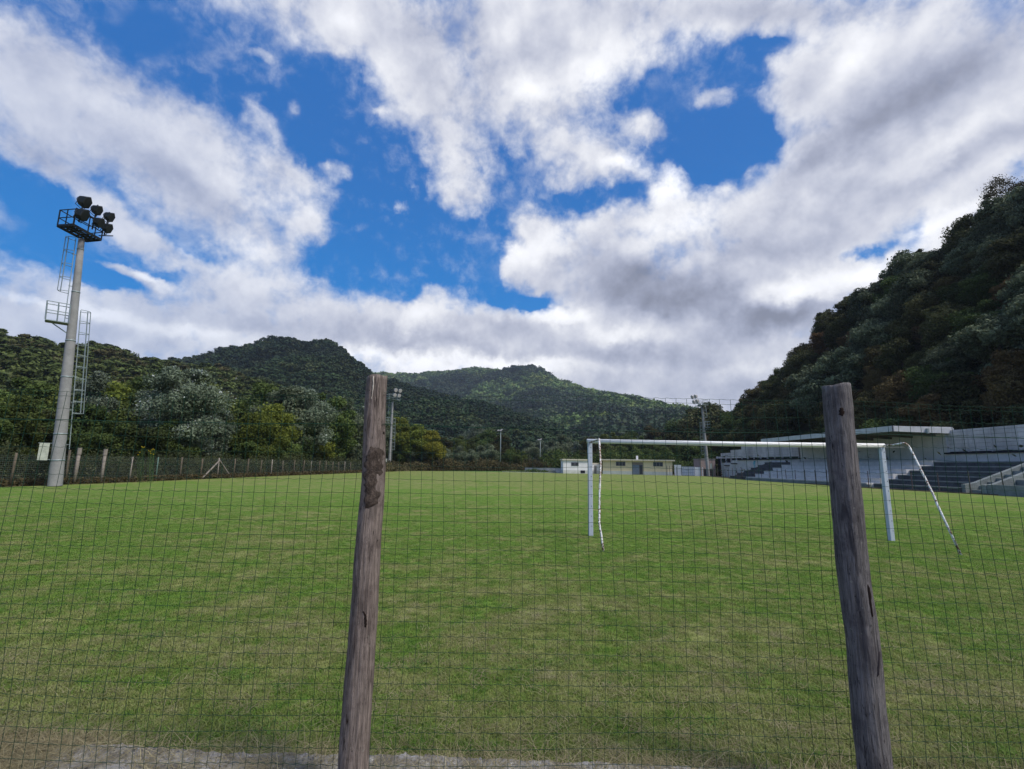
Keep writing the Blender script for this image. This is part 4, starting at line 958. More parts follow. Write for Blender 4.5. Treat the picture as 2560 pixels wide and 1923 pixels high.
# far sunlit ridge
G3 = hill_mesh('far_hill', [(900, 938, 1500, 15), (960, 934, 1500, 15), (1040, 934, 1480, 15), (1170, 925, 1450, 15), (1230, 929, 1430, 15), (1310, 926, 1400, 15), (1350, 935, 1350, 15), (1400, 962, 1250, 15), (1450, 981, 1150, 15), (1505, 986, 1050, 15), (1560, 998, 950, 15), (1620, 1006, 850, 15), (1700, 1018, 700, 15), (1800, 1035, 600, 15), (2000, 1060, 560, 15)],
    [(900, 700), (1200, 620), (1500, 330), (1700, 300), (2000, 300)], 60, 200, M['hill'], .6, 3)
M['leaf_far_sun'] = leaf_mat('leaf_far_sun', (.022, .040, .026), (.050, .074, .042), (.065, .078, .04), .1, None, .05, (.0045, (3.0, 2.9, 1.7)))  # sunlit patches of the ridge are brightened in the leaf colour
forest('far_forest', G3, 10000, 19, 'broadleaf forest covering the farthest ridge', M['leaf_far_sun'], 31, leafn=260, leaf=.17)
# dark middle hill
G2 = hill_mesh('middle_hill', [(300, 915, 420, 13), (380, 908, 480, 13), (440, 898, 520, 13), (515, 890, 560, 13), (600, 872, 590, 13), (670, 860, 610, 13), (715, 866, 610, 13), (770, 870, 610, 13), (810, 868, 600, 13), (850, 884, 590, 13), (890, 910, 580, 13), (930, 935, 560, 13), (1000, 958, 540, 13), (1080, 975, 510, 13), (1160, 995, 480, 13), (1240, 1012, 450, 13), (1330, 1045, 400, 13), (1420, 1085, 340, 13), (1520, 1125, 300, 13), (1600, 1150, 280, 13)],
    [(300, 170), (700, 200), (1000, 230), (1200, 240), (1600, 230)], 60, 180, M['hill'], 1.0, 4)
# left hill close by
def on_hill(px, py, grids):      # where a sight line meets one of the hills
    best = None
    for G in grids:
        col = min(range(G.shape[1]), key=lambda i: abs(G[10, i, 0]/max(G[10, i, 1], 1)-ray(px, py).x/ray(px, py).y))
        for j in range(G.shape[0]-13):
            p = Vector(G[j, col]); q = ray(px, py); z = EYE+q.z/q.y*p.y
            if p.z >= z:
                if best is None or p.y < best.y: best = p
                break
    return best
G1 = hill_mesh('left_hill', [(-700, 700, 150, 7.5), (-350, 790, 160, 7.5), (-120, 815, 170, 7.5), (0, 826, 180, 7.5), (60, 838, 185, 7.5), (130, 862, 190, 7.5), (190, 876, 200, 7.5), (240, 862, 210, 7.5), (290, 874, 215, 7.5), (330, 900, 225, 7.5), (400, 912, 240, 7.5), (480, 918, 260, 7.5), (560, 930, 280, 7.5), (700, 975, 300, 7.5), (850, 1030, 320, 7.5), (960, 1080, 320, 7.5)],
    [(-700, 60), (0, 80), (400, 110), (960, 170)], 50, 150, M['hill'], 2, 5)
COT = on_hill(583, 1016, [G1, G2]) or Vector((-75, 150, 15)); POLE = on_hill(590, 985, [G1, G2]) or COT+Vector((0, 12, 4))
def clear_view(P):
    d = np.hypot(P[:, 0]-COT.x, P[:, 1]-COT.y); rx = COT.x/COT.y; lat = np.abs(P[:, 0]-rx*P[:, 1]); front = (P[:, 1] < COT.y+2) & (P[:, 1] > COT.y-26)
    return ~((d < 6) | (front & (lat < 3.2)))
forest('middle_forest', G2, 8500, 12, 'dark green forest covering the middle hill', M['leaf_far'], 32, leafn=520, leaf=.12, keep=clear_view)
forest('left_forest', G1, 3900, 7.5, 'olive green scrub forest on the hillside left of the pitch', leaf_mat('leaf_left_hill', (.042, .062, .016), (.112, .138, .040), (.09, .070, .032), .15), 33, leafn=900, leaf=.105, keep=clear_view)

# steep right slope
def right_ridge(Y): return float(np.interp(Y, [-60, 0, 78, 112, 131, 155, 187, 230, 300, 380], [54, 54, 46, 44, 37, 25, 17, 11, 8, 6]))
def foot_x(Y): return float(np.interp(Y, [-60, 0, 60, 105, 140, 200, 300, 380], [52, 52, 51, 50, 54, 60, 70, 80]))
def right_z(X, Y):
    fx = foot_x(Y); w = float(np.interp(Y, [-60, 100, 200, 380], [40, 40, 45, 60])); s = (X-fx)/w; hr = right_ridge(Y)
    if s <= 0: return 0.0-.5*min(1, -s)
    if s <= 1: return hr*(1-(1-s)**1.25)*(1+.03*math.sin(X*.5+Y*.3)*math.sin(math.pi*s))
    return hr+ (s-1)*hr*.12
rows = []
Ys = np.linspace(-60, 380, 150); Xs = np.linspace(0, 1, 50)
V = np.array([[(foot_x(Y)-2+s*110, Y, right_z(foot_x(Y)-2+s*110, Y)-.2) for s in Xs] for Y in Ys]).reshape(-1, 3)
F = np.array([(j*50+i, j*50+i+1, (j+1)*50+i+1, (j+1)*50+i) for j in range(149) for i in range(49)])
M['slope_soil'] = simple('dark_slope_soil', (.030, .026, .017), .95, .05, var=.4, scale=.2)
props(link('right_hill', np_mesh('right_hill', V, F, M['slope_soil'], True)), kind='structure')
cand = []
rs = np.random.RandomState(77)
for Y in np.arange(22, 250, 1):
    for _ in range(14):
        yy = Y+rs.rand(); s = rs.rand()**.85*1.08; X = foot_x(yy)+s*float(np.interp(yy, [-60, 100, 200, 380], [40, 40, 45, 60])); cand.append((X, yy, s))
rs.shuffle(cand); chosen = []
for X, yy, s in cand:
    z = right_z(X, yy); d = math.hypot(X, yy); sp = 3.7*(.75+.5*s)*(1 if d < 120 else 1.25)
    if X/yy > 1.35: continue
    if all((X-c[0])**2+(yy-c[1])**2+(z-c[2])**2 > sp*sp for c in chosen): chosen.append((X, yy, z, s))
chosen.sort(key=lambda c: math.hypot(c[0], c[1]))
print('slope trees', len(chosen))
def slope_kind(X, Y, z, s):
    n = math.sin(X*.16+Y*.11)+math.sin(Y*.19-X*.05)+rnd.uniform(-.7, .7)
    if .18 < s < .75 and Y < 92 and n > .35: return 'slope_grey'
    if s > .35 and n < -1.35: return 'slope_brown'
    if rnd.random() < .08: return 'slope_brown'
    return rnd.choice(['slope_tree', 'slope_tree', 'slope_tree_b', 'dark_tree'])
KL = {'slope_grey': ('grey green leafy tree', 'grey green trees'), 'slope_brown': ('brownish autumn tree', 'brownish trees'), 'slope_tree': ('dark broadleaf tree', 'dark trees'), 'skyline_tree': ('loose crowned dark tree', 'loose crowned dark trees'), 'slope_tree_b': ('dark upright tree', 'dark upright trees'), 'dark_tree': ('deep green tree', 'deep green trees')}
LIM = 215
for (X, Y, z, s) in chosen[:LIM]:
    k = slope_kind(X, Y, z, s)
    if s > .86 and rnd.random() < .7: k = 'skyline_tree'
    lv = 'low on the right slope' if s < .33 else 'halfway up the right slope' if s < .72 else 'on the skyline of the right slope'
    wh = ' above the near end of the grandstand' if Y < 50 else ' above the grandstand canopy' if Y < 77 else ' beyond the grandstand canopy' if Y < 105 else ' past the far right mast'
    sc = {'slope_brown': .85, 'slope_grey': 1.2}.get(k, .88)*rnd.uniform(.75, 1.25)*(.8 if s > .8 else 1)
    tree(k, X, Y, z-.5, sc, KL[k][0]+' '+lv+wh, KL[k][1]+' '+lv+wh)
rest = chosen[LIM:]
P = np.array([(c[0], c[1], c[2]-.8) for c in rest]); V, F, T, C = crown(41, 1.0, .52, 0, 18, 2600, .032, 'round')
sc = (6.5+3*rs.rand(len(P)))
scatter_stuff('slope_forest', P, sc, rs.rand(len(P))*6.28, V, F, leaf_mat('leaf_slope_far', (.014, .022, .008), (.05, .062, .022), (.060, .038, .018), .12), 'wood on the farther part of the right slope', 'forest', ptint=T)
# thin skyline tree above the slope
def skyline_pine():
    Y = 76.; b = at_y(2478, 545, Y); z0 = b.z-6; x0 = b.x; top = at_y(2500, 445, Y)
    e = empty('pine_tree', (x0, Y, z0), 'tall loose crowned tree with a bare leaning stem on top of the right slope', 'tree'); rs = np.random.RandomState(9)
    pts = [(0, 0, 0), (-.6, 0, 5), (-.9, 0, 7.5), (0, 0, 10), (top.x-x0, 0, top.z-z0)]
    mb = MB(); mb.tube(pts, [.28, .22, .18, .12, .04], 7)
    C = []
    for (px, py, r) in ((2492, 452, 1.3), (2515, 458, 1.5), (2480, 470, 1.4), (2505, 478, 1.6), (2535, 470, 1.3), (2470, 490, 1.2), (2495, 500, 1.4), (2520, 500, 1.2), (2462, 508, .8), (2484, 520, .9), (2550, 462, 1.0), (2545, 500, 1.0), (2455, 530, .6)):
        q = at_y(px, py, Y+rs.randn()*1.2); C.append((q.x-x0, q.y-Y, q.z-z0, r*.62)); mb.tube([pts[3], ((pts[3][0]+q.x-x0)/2, 0, (pts[3][2]+q.z-z0)/2), (q.x-x0, q.y-Y, q.z-z0)], [.07, .05, .02], 5)
    for (px, py) in ((2448, 540), (2452, 552), (2440, 548), (2462, 535)):
        q = at_y(px, py, Y); mb.tube([pts[1], (q.x-x0, 0, q.z-z0)], [.05, .015], 4)
    mb.build('trunk', M['bark'], e, True); C = np.array(C); n = 4200; k = rs.randint(0, len(C), n); d = rs.randn(n, 3)*.6
    P = C[k, :3]+d*C[k, 3:4]*np.array((1.1, 1.1, .7)); V, F = leaves(rs, P, d+np.array((0, 0, .4)), .13)
    link('crown', np_mesh('crown', V, F, M['leaf_dark'], False, np.clip(rs.rand(n)*.8, 0, 1)), e)
skyline_pine()

# low brown scrub along the far end
def scrub(name, pts, w, h, n, m, label, size, seed, cat='undergrowth'):
    rs = np.random.RandomState(seed); pts = np.array(pts, float); seg = np.linalg.norm(np.diff(pts, axis=0), axis=1); cum = np.concatenate([[0], np.cumsum(seg)]); u = rs.rand(n)*cum[-1]
    X = np.interp(u, cum, pts[:, 0]); Y = np.interp(u, cum, pts[:, 1]); top = h*(.65+.3*np.sin(u*.45+seed)+.2*np.sin(u*1.3+seed)+.12*np.sin(u*3.1)); z = rs.rand(n)**.8*np.clip(top, .15*h, None)
    P = np.stack([X+rs.randn(n)*w*.3, Y+rs.rand(n)*w, z], 1); V, F = leaves(rs, P, np.tile((0, -.5, .6), (n, 1)), size)
    return props(link(name, np_mesh(name, V, F, m, False, np.clip(.3+.3*np.sin(u*.6)+.25*rs.randn(n), 0, 1))), label, cat, kind='stuff')
scrub('far_scrub', [(-25.5, 113), (-14, 124), (0, 131), (12, 133)], 5, 3.0, 16000, leaf_mat('leaf_scrub', (.06, .05, .022), (.17, .14, .06), None, .2), 'brownish scrub along the far end of the pitch', .20, 3)
scrub('corner_scrub', [(-26, 95), (-25.6, 106), (-21, 119), (-17, 121)], 3, 1.9, 9000, leaf_mat('leaf_corner', (.045, .04, .02), (.13, .11, .055), None, .2), 'brown bramble growth round the far left corner', .17, 5)
scrub('roofside_bushes', [(12, 126), (24, 126), (38, 122), (48, 112)], 6, 5.2, 26000, M['leaf_mid'], 'green bushes rising behind the low buildings', .26, 8)
scrub('slope_foot_bushes', [(49, 112), (50, 95), (49.5, 70), (49.5, 40), (50, 20)], 5, 5.0, 42000, M['leaf_slope'], 'very dark undergrowth behind the grandstand wall', .22, 9)
scrub('wall_foot_weeds', [(-2, 121.8), (7, 119.0), (12, 117.2)], 1.2, .8, 2500, M['leaf_mid'], 'low weeds before the low grey wall', .12, 10)

# yellow flowering plant behind the left fence
def flowers():
    c = at_y(420, 1130, 40); e = empty('flowering_plant', (c.x, 40, 0), 'tall plant with yellow flower heads above the left hedge', 'plant'); rs = random.Random(4)
    my = simple('yellow_petals', (.75, .50, .02), .6, .2, var=.2); mg = simple('flower_stem', (.06, .11, .03), .7, .2)
    for px, py in ((355, 1117), (358, 1119), (362, 1118), (372, 1127), (380, 1125), (383, 1123), (386, 1125), (384, 1136), (346, 1137), (376, 1129), (377, 1134), (350, 1131)):
        q = at_y(px, py, 37+rs.uniform(-.5, .5)); b = Vector((q.x-c.x, q.y-40, q.z))
        mb = MB(); mb.tube([(b.x+.1, b.y+.2, 0), (b.x+.05, b.y, b.z*.6), b], .010, 5); st = mb.build('stem', mg, e)
        mb = MB(); n = 11; R = .075; vs = [b+Vector((0, -.03, .02))]
        for i in range(n*2):
            a = math.pi*i/n; r = R if i % 2 else R*.5; vs.append(b+Vector((r*math.cos(a), -.015-r*.2*math.sin(a), r*math.sin(a)*.75)))
        mb.add(vs, [(0, i+1, (i+1) % (2*n)+1) for i in range(2*n)]); mb.build('flower', my, e)
flowers()

# white cottage glimpsed on the wooded slope at the left, and a pole above it
c = Vector((COT.x, COT.y, COT.z+1.8)); e = empty('cottage', c, 'small white cottage half hidden among the trees on the middle hill', 'house')
mb = MB(); mb.box((-1.3, -1.5, -3), (1.3, 1.5, .5)); mb.build('wall', simple('cottage_white', (.55, .56, .58), .8), e)
mb = MB(); mb.add([(-1.6, -1.8, .45), (1.6, -1.8, .45), (1.6, 1.8, .45), (-1.6, 1.8, .45), (-1.6, 0, 1.2), (1.6, 0, 1.2)], [(0, 1, 5, 4), (2, 3, 4, 5), (0, 4, 3), (1, 2, 5), (0, 3, 2, 1)]); mb.build('roof', simple('cottage_roof', (.42, .42, .45), .8), e)
c = POLE; tp = at_y(591, 944, c.y); e = empty('utility_pole', (c.x, c.y, c.z-1), 'pale utility pole standing among trees on the middle hill', 'pole'); mb = MB(); mb.tube([(0, 0, 0), (tp.x-c.x, 0, tp.z-c.z+1)], [.22, .16], 8); mb.build('pole_shaft', M['concrete'], e); mb = MB(); mb.bar((tp.x-c.x-.6, 0, tp.z-c.z+.4), (tp.x-c.x+.6, 0, tp.z-c.z+.4), .12); mb.build('crossarm', M['concrete'], e)
print('cottage', COT, 'pole', POLE)

# ------------------------------------------------------------------ grandstand
def m_panel():
    m, t, b = mat('precast_panel', .85, .2)
    p = t.new('ShaderNodeNewGeometry').outputs['Position']
    n = t.noise(p, .6, 5, .6); st = t.noise(t.v('MULTIPLY', p, (1, 1, .10)), 3.2, 5, .65); f = t.noise(p, 8, 5, .65); oi = t.new('ShaderNodeObjectInfo').outputs['Random']
    c = t.mix(t.mr(n, .35, .65), (.45, .42, .415, 1), (.60, .56, .55, 1)); c = t.mix(t.mr(st, .52, .74, 0, .62), c, (.13, .12, .13, 1))
    c = t.v('SCALE', c, scale=t.mr(oi, 0, 1, .84, 1.12, False)); c = t.mix(t.mr(f, .6, .75, 0, .35), c, (.2, .17, .17, 1))
    t.l.new(c, b.inputs['Base Color']); return m
M['panel'] = m_panel()
M['soffit'] = simple('brown_soffit', (.13, .12, .085), .9, .1, var=.3, scale=.6)
M['fascia'] = simple('white_fascia', (.52, .53, .55), .8, .2, var=.12, scale=1.5)
M['white_wall'] = simple('limewashed_wall', (.53, .51, .49), .9, .15, var=.16, scale=.9)
M['white_step'] = simple('white_painted_step', (.60, .58, .56), .85, .2, var=.14, scale=1.2)
M['dark_step'] = simple('dark_weathered_step', (.085, .088, .095), .9, .15, var=.35, scale=1.5)
M['grey_step'] = simple('mossy_grey_concrete', (.20, .22, .215), .9, .15, var=.25, scale=1.2)
M['dark_gap'] = simple('dark_recess', (.02, .02, .03), .9, .1)
def grandstand():
    g = empty('grandstand', (42, 70, 0), 'grey precast concrete grandstand with a flat white canopy along the right touchline', 'grandstand')
    O = Vector((42, 70, 0))
    def bx(name, a, b, m, par=g):
        mb = MB(); mb.box(tuple(Vector(a)-O), tuple(Vector(b)-O)); return mb.build(name, m, par)
    WX = 46.0; top = lambda Y: 6.05 if Y < 96 else 5.5 if Y < 100 else 4.95 if Y < 104 else 4.3
    # upper wall: bays of 2.4 m, each of horizontal boards with open joints
    bay = None; Y = 22.0
    def bay_mesh(h, y1):
        mb = MB(); z = 0; k = 0
        while z < h-.05:
            hh = min(.40, h-z); mb.box((-.11 if k % 2 else -.115, .02, z+.012), (.09, y1-.02, z+hh-.012)); z += hh; k += 1
        return mb.mesh('wall_panel', M['panel'])
    cache = {}
    while Y < 108:
        t_ = top(Y); under = 51 < Y < 76
        if not under:
            h = round(t_-3.8, 2)
            if h > .3:
                if h not in cache: cache[h] = bay_mesh(h, 2.4)
                o = link('wall_panel', cache[h], g); o.location = (WX-O.x, Y-O.y, 3.8)
        mb = MB(); mb.box((WX-.16, Y-.07, 0), (WX+.14, Y+.07, t_-.02)); mb.v = [tuple(Vector(v)-O) for v in mb.v]; mb.build('pilaster', M['panel'], g)
        Y += 2.4
    bx('backing_wall', (WX+.1, 22, 0), (WX+.25, 96, 5.95), M['dark_gap'])
    bx('backing_wall', (WX+.1, 96, 0), (WX+.25, 108, 4.2), M['dark_gap'])
    # lower wall; solid near-black strips paint the shade of the gap above it
    bx('lower_wall', (WX-.55, 22, 0), (WX-.05, 50.6, 3.55), M['white_wall']); bx('lower_wall', (WX-.55, 76.4, 0), (WX-.05, 100, 3.35), M['white_wall'])
    bx('lower_wall', (WX-.5, 100, 0), (WX-.05, 105, 2.9), M['white_wall'])
    for y0, y1, z in ((22, 50.6, 3.62), (76.4, 97, 3.42), (97.5, 100, 2.7), (101, 103.2, 2.3)):
        bx('gap_shade', (WX-.72, y0, z-.06), (WX-.1, y1, z+.10), M['dark_gap'])
    bx('rear_wall', (WX-.35, 50.6, 0), (WX-.02, 76.4, 5.75), M['white_wall'])
    # canopy
    X0, X1, Y0, Y1, Z = 39.9, 46.3, 50.2, 77.0, 6.42
    mb = MB(); mb.box((X0+.1, Y0+.1, Z-.5), (X1, Y1-.1, Z-.15)); mb.v = [tuple(Vector(v)-O) for v in mb.v]; mb.build('canopy_slab', M['soffit'], g)
    n = 9
    for i in range(n):
        ya, yb = Y0+(Y1-Y0)*i/n, Y0+(Y1-Y0)*(i+1)/n
        bx('fascia_panel', (X0-.02, ya+.012, Z-.58), (X0+.10, yb-.012, Z), M['fascia'])
    for i in range(3):
        xa, xb = X0+.1+(X1-X0-.1)*i/3, X0+.1+(X1-X0-.1)*(i+1)/3
        mb = MB(); za, zb = Z-.05*i, Z-.05*(i+1); mb.hexa([tuple(Vector(v)-O) for v in ((xa+.01, Y0-.02, za-.58), (xb-.01, Y0-.02, zb-.58), (xb-.01, Y0+.1, zb-.58), (xa+.01, Y0+.1, za-.58), (xa+.01, Y0-.02, za), (xb-.01, Y0-.02, zb), (xb-.01, Y0+.1, zb), (xa+.01, Y0+.1, za))]); mb.build('fascia_panel', M['fascia'], g)
    bx('roof_cap', (X0+.1, Y0+.1, Z-.14), (X1, Y1-.1, Z-.03), M['fascia'])
    bx('corner_trim', (X0-.05, Y0-.05, Z-.62), (X0+.0, Y0+.0, Z+.03), M['dark_gap'])
    for i in range(9):
        yb = Y0+1.5+i*3.0; mb = MB(); mb.hexa([tuple(Vector(v)-O) for v in ((X0+.3, yb, Z-.62), (X1-.5, yb, Z-.95), (X1-.5, yb+.25, Z-.95), (X0+.3, yb+.25, Z-.62), (X0+.3, yb, Z-.49), (X1-.5, yb, Z-.49), (X1-.5, yb+.25, Z-.49), (X0+.3, yb+.25, Z-.49))]); mb.build('canopy_rib', M['soffit'], g)
    # terraces: sections with six steps, front line follows the pitch
    def terr(y0, y1, m, mw, n=6, xf=38.2, xb=45.4, h=2.85, nm='step'):
        for i in range(n):
            xa = xf+(xb-xf)*i/n; z = h*(i+1)/n
            bx(nm, (xa, y0, 0), (xb if i == n-1 else xf+(xb-xf)*(i+1)/n, y1, z), m)
            bx('nosing', (xa-.05, y0+.03, z-.09), (xa+.1, y1-.03, z+.015), mw)
    # side cheeks are stepped too since each step is a solid block
    terr(41.0, 50.6, M['dark_step'], M['grey_step'], xf=37.6, h=2.75)
    terr(50.63, 76.4, M['white_step'], M['white_wall'], xf=36.9, h=2.9)
    terr(76.43, 84.5, M['dark_step'], M['dark_step'], xf=38.0, h=2.85)
    # stair with parapets at the near end
    for y0, y1 in ((38.9, 39.25), (40.65, 41.0)):
        mb = MB(); zf, zb = .75, 3.05; x0, x1, x2 = 37.8, 38.6, 44.6
        V_ = [(x0, y, z) for y in (y0, y1) for z in (0, zf)]+[(x1, y, z) for y in (y0, y1) for z in (0, zf+.1)]+[(x2, y, z) for y in (y0, y1) for z in (0, zb)]
        v = lambda x, y, z: tuple(Vector((x, y, z))-O)
        mb.hexa([v(x0, y0, 0), v(x1, y0, 0), v(x1, y1, 0), v(x0, y1, 0), v(x0, y0, zf), v(x1, y0, zf+.1), v(x1, y1, zf+.1), v(x0, y1, zf)])
        mb.hexa([v(x1+.001, y0, 0), v(x2, y0, 0), v(x2, y1, 0), v(x1+.001, y1, 0), v(x1+.001, y0, zf+.1), v(x2, y0, zb), v(x2, y1, zb), v(x1+.001, y1, zf+.1)])
        mb.build('stair_parapet', M['grey_step'], g)
    for i in range(9):
        xa = 38.2+i*.75; bx('stair_tread', (xa, 39.26, 0), (xa+.75, 40.64, .32*(i+1)), M['grey_step'])
    bx('front_wall', (37.9, 26.0, 0), (38.3, 38.88, .8), M['grey_step'])
    bx('side_block', (40.3, 22, 0), (45.4, 38.88, 1.2), M['grey_step'])
    bx('front_plinth', (36.75, 50.0, 0), (36.88, 76.4, .35), M['grey_step'])
    # sloping cheek at the far end of the terrace
    mb = MB(); v = lambda x, y, z: tuple(Vector((x, y, z))-O)
    mb.hexa([v(37.9, 84.5, 0), v(45.4, 84.5, 0), v(45.4, 84.9, 0), v(37.9, 84.9, 0), v(37.9, 84.5, .15), v(45.4, 84.5, 3.0), v(45.4, 84.9, 3.0), v(37.9, 84.9, .15)]); mb.build('stair_parapet', M['dark_step'], g)
    # turquoise painted mark on the lower wall
    mb = MB(); rs = random.Random(2); 
    for i in range(16):
        z = .5+i*.17; y = 90.6+rs.uniform(-.15, .15); w = .28+rs.uniform(-.08, .12)
        mb.box((WX-.556, y-w, z), (WX-.552, y+w, z+.12+rs.random()*.08))
    mb.v = [tuple(Vector(q)-O) for q in mb.v]; mb.build('painted_mark', simple('turquoise_paint', (.12, .38, .45), .7), g)
    # floodlit box on fascia
    bx('lamp', (43.3, Y0-.25, Z-.75), (43.5, Y0-.05, Z-.25), M['galv'])
grandstand()
# brownish store at the far end of the stand
e = empty('store_block', (43, 108, 0), 'small brownish concrete block at the far end of the grandstand', 'shed')
mb = MB(); mb.box((-1.6, -2, 0), (1.6, 2, 3.6)); mb.build('wall', simple('brown_block', (.27, .21, .20), .9, var=.15), e)
mb = MB(); mb.box((-1.7, -2.1, 3.6), (1.7, 2.1, 3.72)); mb.build('roof', M['concrete'], e)
mb = MB(); mb.box((-1.0, -2.03, .1), (.9, -2.001, 1.5)); mb.build('door', M['dark_gap'], e)

# thin posts of the boundary fence before the stand
bf = empty('boundary_fence', (38, 70, 0), 'line of thin rusty posts between the pitch and the grandstand', 'fence')
M['rust_post'] = simple('rusty_post', (.10, .075, .075), .8, .2, var=.3)
def right_line(Y): return float(np.interp(Y, [0, 36, 48, 60, 80, 103], [41, 38.4, 36.1, 36.8, 37.9, 41.3]))
Y = 33.0; i = 0
while Y < 106:
    X = right_line(Y); mb = MB(); mb.tube([(X-38, Y-70, -.1), (X-38+rnd.uniform(-.06, .06), Y-70, 1.75+rnd.uniform(-.1, .1))], .042, 6); mb.build('post', M['rust_post'], bf); Y += 2.35+rnd.uniform(-.1, .1)
o = net_strip(right_line, .05, 1.6, .14, .16, .0016, 'wire_netting', M['green_wire'], bf, 33, 104); o.location = (-38, -70, 0)
mb = MB(); Yv = np.linspace(20, 104, 40)
for a, b in zip(Yv[:-1], Yv[1:]): mb.bar((right_line(a)+.05, a, .04), (right_line(b)+.05, b, .04), .3, .09)
props(mb.build('kerb', simple('earthy_kerb', (.12, .09, .06), .95, var=.4, scale=2)), 'brown earthy kerb along the right touchline', 'kerb', kind='structure')

# ------------------------------------------------------------------ low buildings at the far end
M['yellow'] = simple('pale_yellow_render', (.80, .66, .44), .9, .1, var=.10, scale=.5)
M['offwhite'] = simple('white_render', (.84, .82, .84), .9, .1, var=.08, scale=.6)
M['plinth'] = simple('grey_plinth', (.60, .60, .56), .9, .1, var=.15, scale=1)
M['eave'] = simple('roof_edge', (.62, .56, .46), .9, .1, var=.1)
M['glass'] = simple('dark_window_glass', (.035, .035, .045), .15, .5)
M['win_frame'] = simple('grey_window_frame', (.22, .21, .22), .6)
M['glass_door'] = simple('bluish_door_glass', (.16, .19, .25), .2, .5)
def wall_dir(pa, pb):
    d = (pb-pa).normalized(); return d, Vector((-d.y, d.x, 0))
def window(g, p, d, nrm, w, h, z, name='window'):
    """frame set 3 cm proud of the wall at p, facing -nrm"""
    def box(a0, a1, z0, z1, f0, f1, m, nm, par):
        P_ = [p+d*a+nrm*f for f in (f0, f1) for a in (a0, a1)]; q = [P_[0], P_[1], P_[3], P_[2]]
        mb = MB(); mb.hexa([v+up*z0 for v in q]+[v+up*z1 for v in q]); return mb.build(nm, m, par)
    f = box(-w/2, w/2, z, z+h, -.06, .0-.001, M['win_frame'], name, g)
    for s in (-1, 0, 1) if w > 1.9 else (-.5, .5):
        hw = w/3/2 if w > 1.9 else w/4; c = s*(w/3 if w > 1.9 else w/2)
        box(c-hw+.05, c+hw-.05, z+.06, z+h-.06, -.075, -.0605, M['glass'], 'pane', f)
def flat_building(name, label, cat, px0, px1, base0, base1, H, depth, wm, roofover, extras, Yfix=None):
    a = at_z(px0, base0); b = at_z(px1, base1)
    if Yfix: a = at_y(px0, base0, Yfix[0]); b = at_y(px1, base1, Yfix[1]); a.z = b.z = 0
    g = empty(name, a, label, cat); d, n = wall_dir(a, b); L = (b-a).length; b = b-a
    def blk(nm, a0, a1, f0, f1, z0, z1, m, par=g):
        q = [d*a0+n*f0, d*a1+n*f0, d*a1+n*f1, d*a0+n*f1]; mb = MB(); mb.hexa([v+up*z0 for v in q]+[v+up*z1 for v in q]); return mb.build(nm, m, par)
    blk('wall', 0, L, 0, depth, 0, H, wm); blk('plinth', -.02, L+.02, -.03, depth+.02, 0, .75, M['plinth'])
    rf = blk('roof', -roofover, L+roofover, -roofover, depth+.3, H, H+.28, M['eave'])
    extras(g, d, n, L, blk, H); return g
def yb(g, d, n, L, blk, H):
    window(g, d*(L*.265), d, n, 2.1, .95, 1.9); window(g, d*(L*.80), d, n, 2.1, .95, 1.9)
    dr = blk('door', L*.43, L*.585, -.06, -.032, 0, 2.25, M['win_frame']); blk('pane', L*.44, L*.53, -.075, -.061, .1, 2.15, M['glass_door'], dr); blk('pane', L*.535, L*.58, -.075, -.061, .1, 2.15, M['glass'], dr)
    blk('transom', L*.43, L*.585, -.05, -.032, 2.26, 2.75, simple('brown_transom', (.24, .19, .16), .8))
    t_ = blk('water_tank', L*.49, L*.52, 1.2, 2.2, H+.28, H+1.15, M['offwhite'])
flat_building('clubhouse', 'low pale yellow clubhouse with a flat roof, two windows and a glass door', 'building', 1507, 1682, 1184, 1190, 3.1, 7, M['yellow'], .55, yb, (112, 108))
def wb_(g, d, n, L, blk, H):
    window(g, d*(L*.42), d, n, 1.7, .8, 1.75); blk('hatch', L*.62, L*.78, -.05, -.032, .1, .75, M['dark_gap'])
flat_building('changing_hut', 'white flat roofed hut with one small window left of the near goalpost', 'building', 1408, 1478, 1183, 1184, 3.0, 5, M['offwhite'], .25, wb_, (112, 112))
def nb(g, d, n, L, blk, H): blk('door', L*.3, L*.6, -.05, -.032, .05, 1.9, M['win_frame'])
flat_building('annex', 'narrow pale annex seen between the hut and the clubhouse', 'shed', 1479, 1500, 1184, 1184, 2.2, 4, M['offwhite'], .08, nb, (114, 114))
# low wall left of the hut
a = at_y(1313, 1182, 122); b = at_y(1404, 1184, 117); a.z = b.z = 0; e = empty('low_wall', a, 'low stained grey wall left of the white hut', 'wall'); mb = MB(); mb.bar(up*.55, b-a+up*.55, .3, 1.1); mb.build('wall', M['panel'], e); mb = MB(); mb.bar(up*1.13, b-a+up*1.13, .36, .08); mb.build('coping', M['concrete'], e)
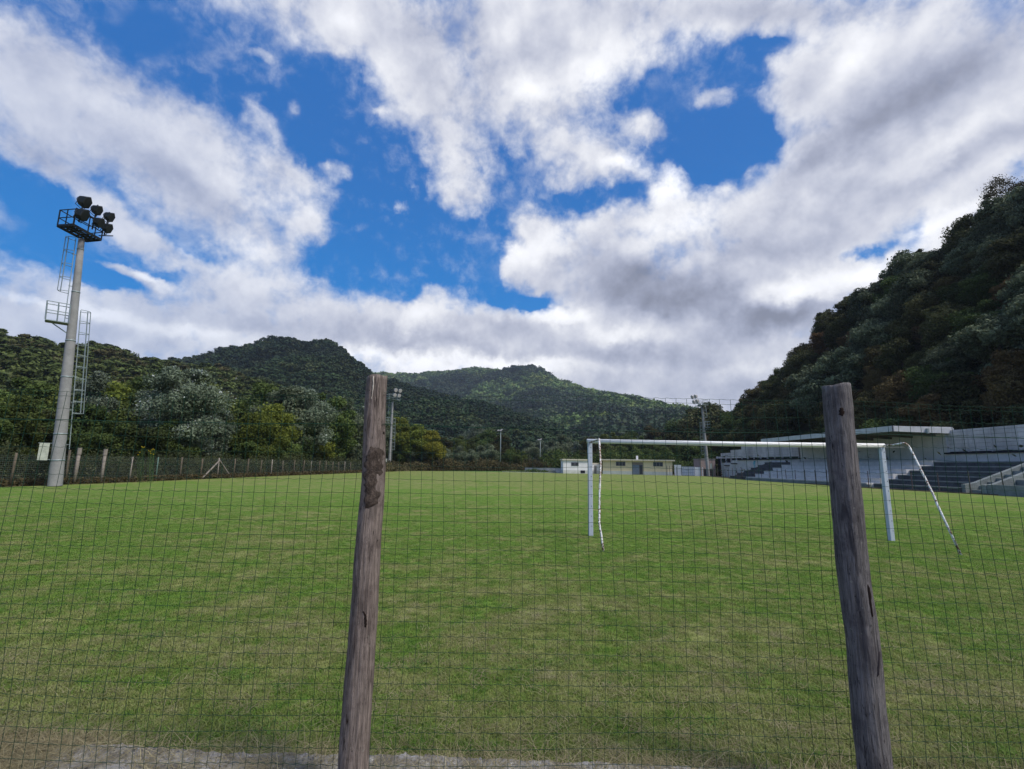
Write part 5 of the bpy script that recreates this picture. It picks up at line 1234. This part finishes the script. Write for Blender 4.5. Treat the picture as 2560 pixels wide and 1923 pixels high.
# panel fence and gate right of the clubhouse
M['white_sheet'] = simple('white_panel', (.70, .71, .74), .8, .2, var=.1, scale=1)
a = at_y(1686, 1188, 108); b = at_y(1758, 1190, 106); a.z = b.z = 0; e = empty('panel_wall', a, 'row of white precast panels right of the clubhouse', 'wall'); d = (b-a); 
for i, (u, v_, h) in enumerate(((0, .25, 2.3), (.72, .86, 1.9), (.865, 1.0, 1.9))):
    mb = MB(); mb.bar(d*u+up*h/2, d*v_+up*h/2, .12, h); mb.build('panel', M['white_sheet'], e)
ge = empty('metal_gate', a+d*.27, 'pale blue barred metal gate between the white panels', 'gate'); dg = d*.43; M['gate_blue'] = simple('pale_blue_steel', (.30, .35, .48), .6, .3, var=.1); mb = MB()
mb.bar(up*.95, dg+up*.95, .03, 1.8); mb.build('sheet', M['white_sheet'], ge)
for k in range(7): mb = MB(); mb.bar(dg*(k/6)+Vector((0, -.05, .0)), dg*(k/6)+Vector((0, -.05, 1.95)), .09); mb.build('bar', M['gate_blue'], ge)
for z in (.1, .7, 1.3, 1.92): mb = MB(); mb.bar(Vector((0, -.12, z)), dg+Vector((0, -.12, z)), .06, .09); mb.build('rail', M['gate_blue'], ge)
fe = empty('short_fence', at_y(1668, 1190, 106), 'few dark stakes in front of the clubhouse right end', 'fence'); fe.location.z = 0
for k, px in enumerate((1668, 1675, 1681, 1686, 1692)):
    q = at_y(px, 1188, 106)-fe.location; q.z = 0; mb = MB(); mb.tube([q, q+up*(2.1 if k < 4 else 1.9)], .05, 6); mb.build('post', M['rust_post'], fe)

# ------------------------------------------------------------------ haze
def haze():
    mb = MB(); mb.box((-1400, -60, -3), (2600, 2300, 330)); m = bpy.data.materials.new('valley_haze'); m.use_nodes = True; t = NT(m.node_tree)
    t.n.remove(t.n['Principled BSDF']); v = t.new('ShaderNodeVolumePrincipled'); v.inputs['Density'].default_value = .00013; v.inputs['Color'].default_value = (.75, .86, 1, 1); v.inputs['Anisotropy'].default_value = .2
    t.l.new(v.outputs[0], t.n['Material Output'].inputs['Volume']); m.cycles.homogeneous_volume = True
    props(mb.build('haze', m), 'thin blue valley haze', 'haze', kind='stuff')
HAZE = True
if HAZE: haze()
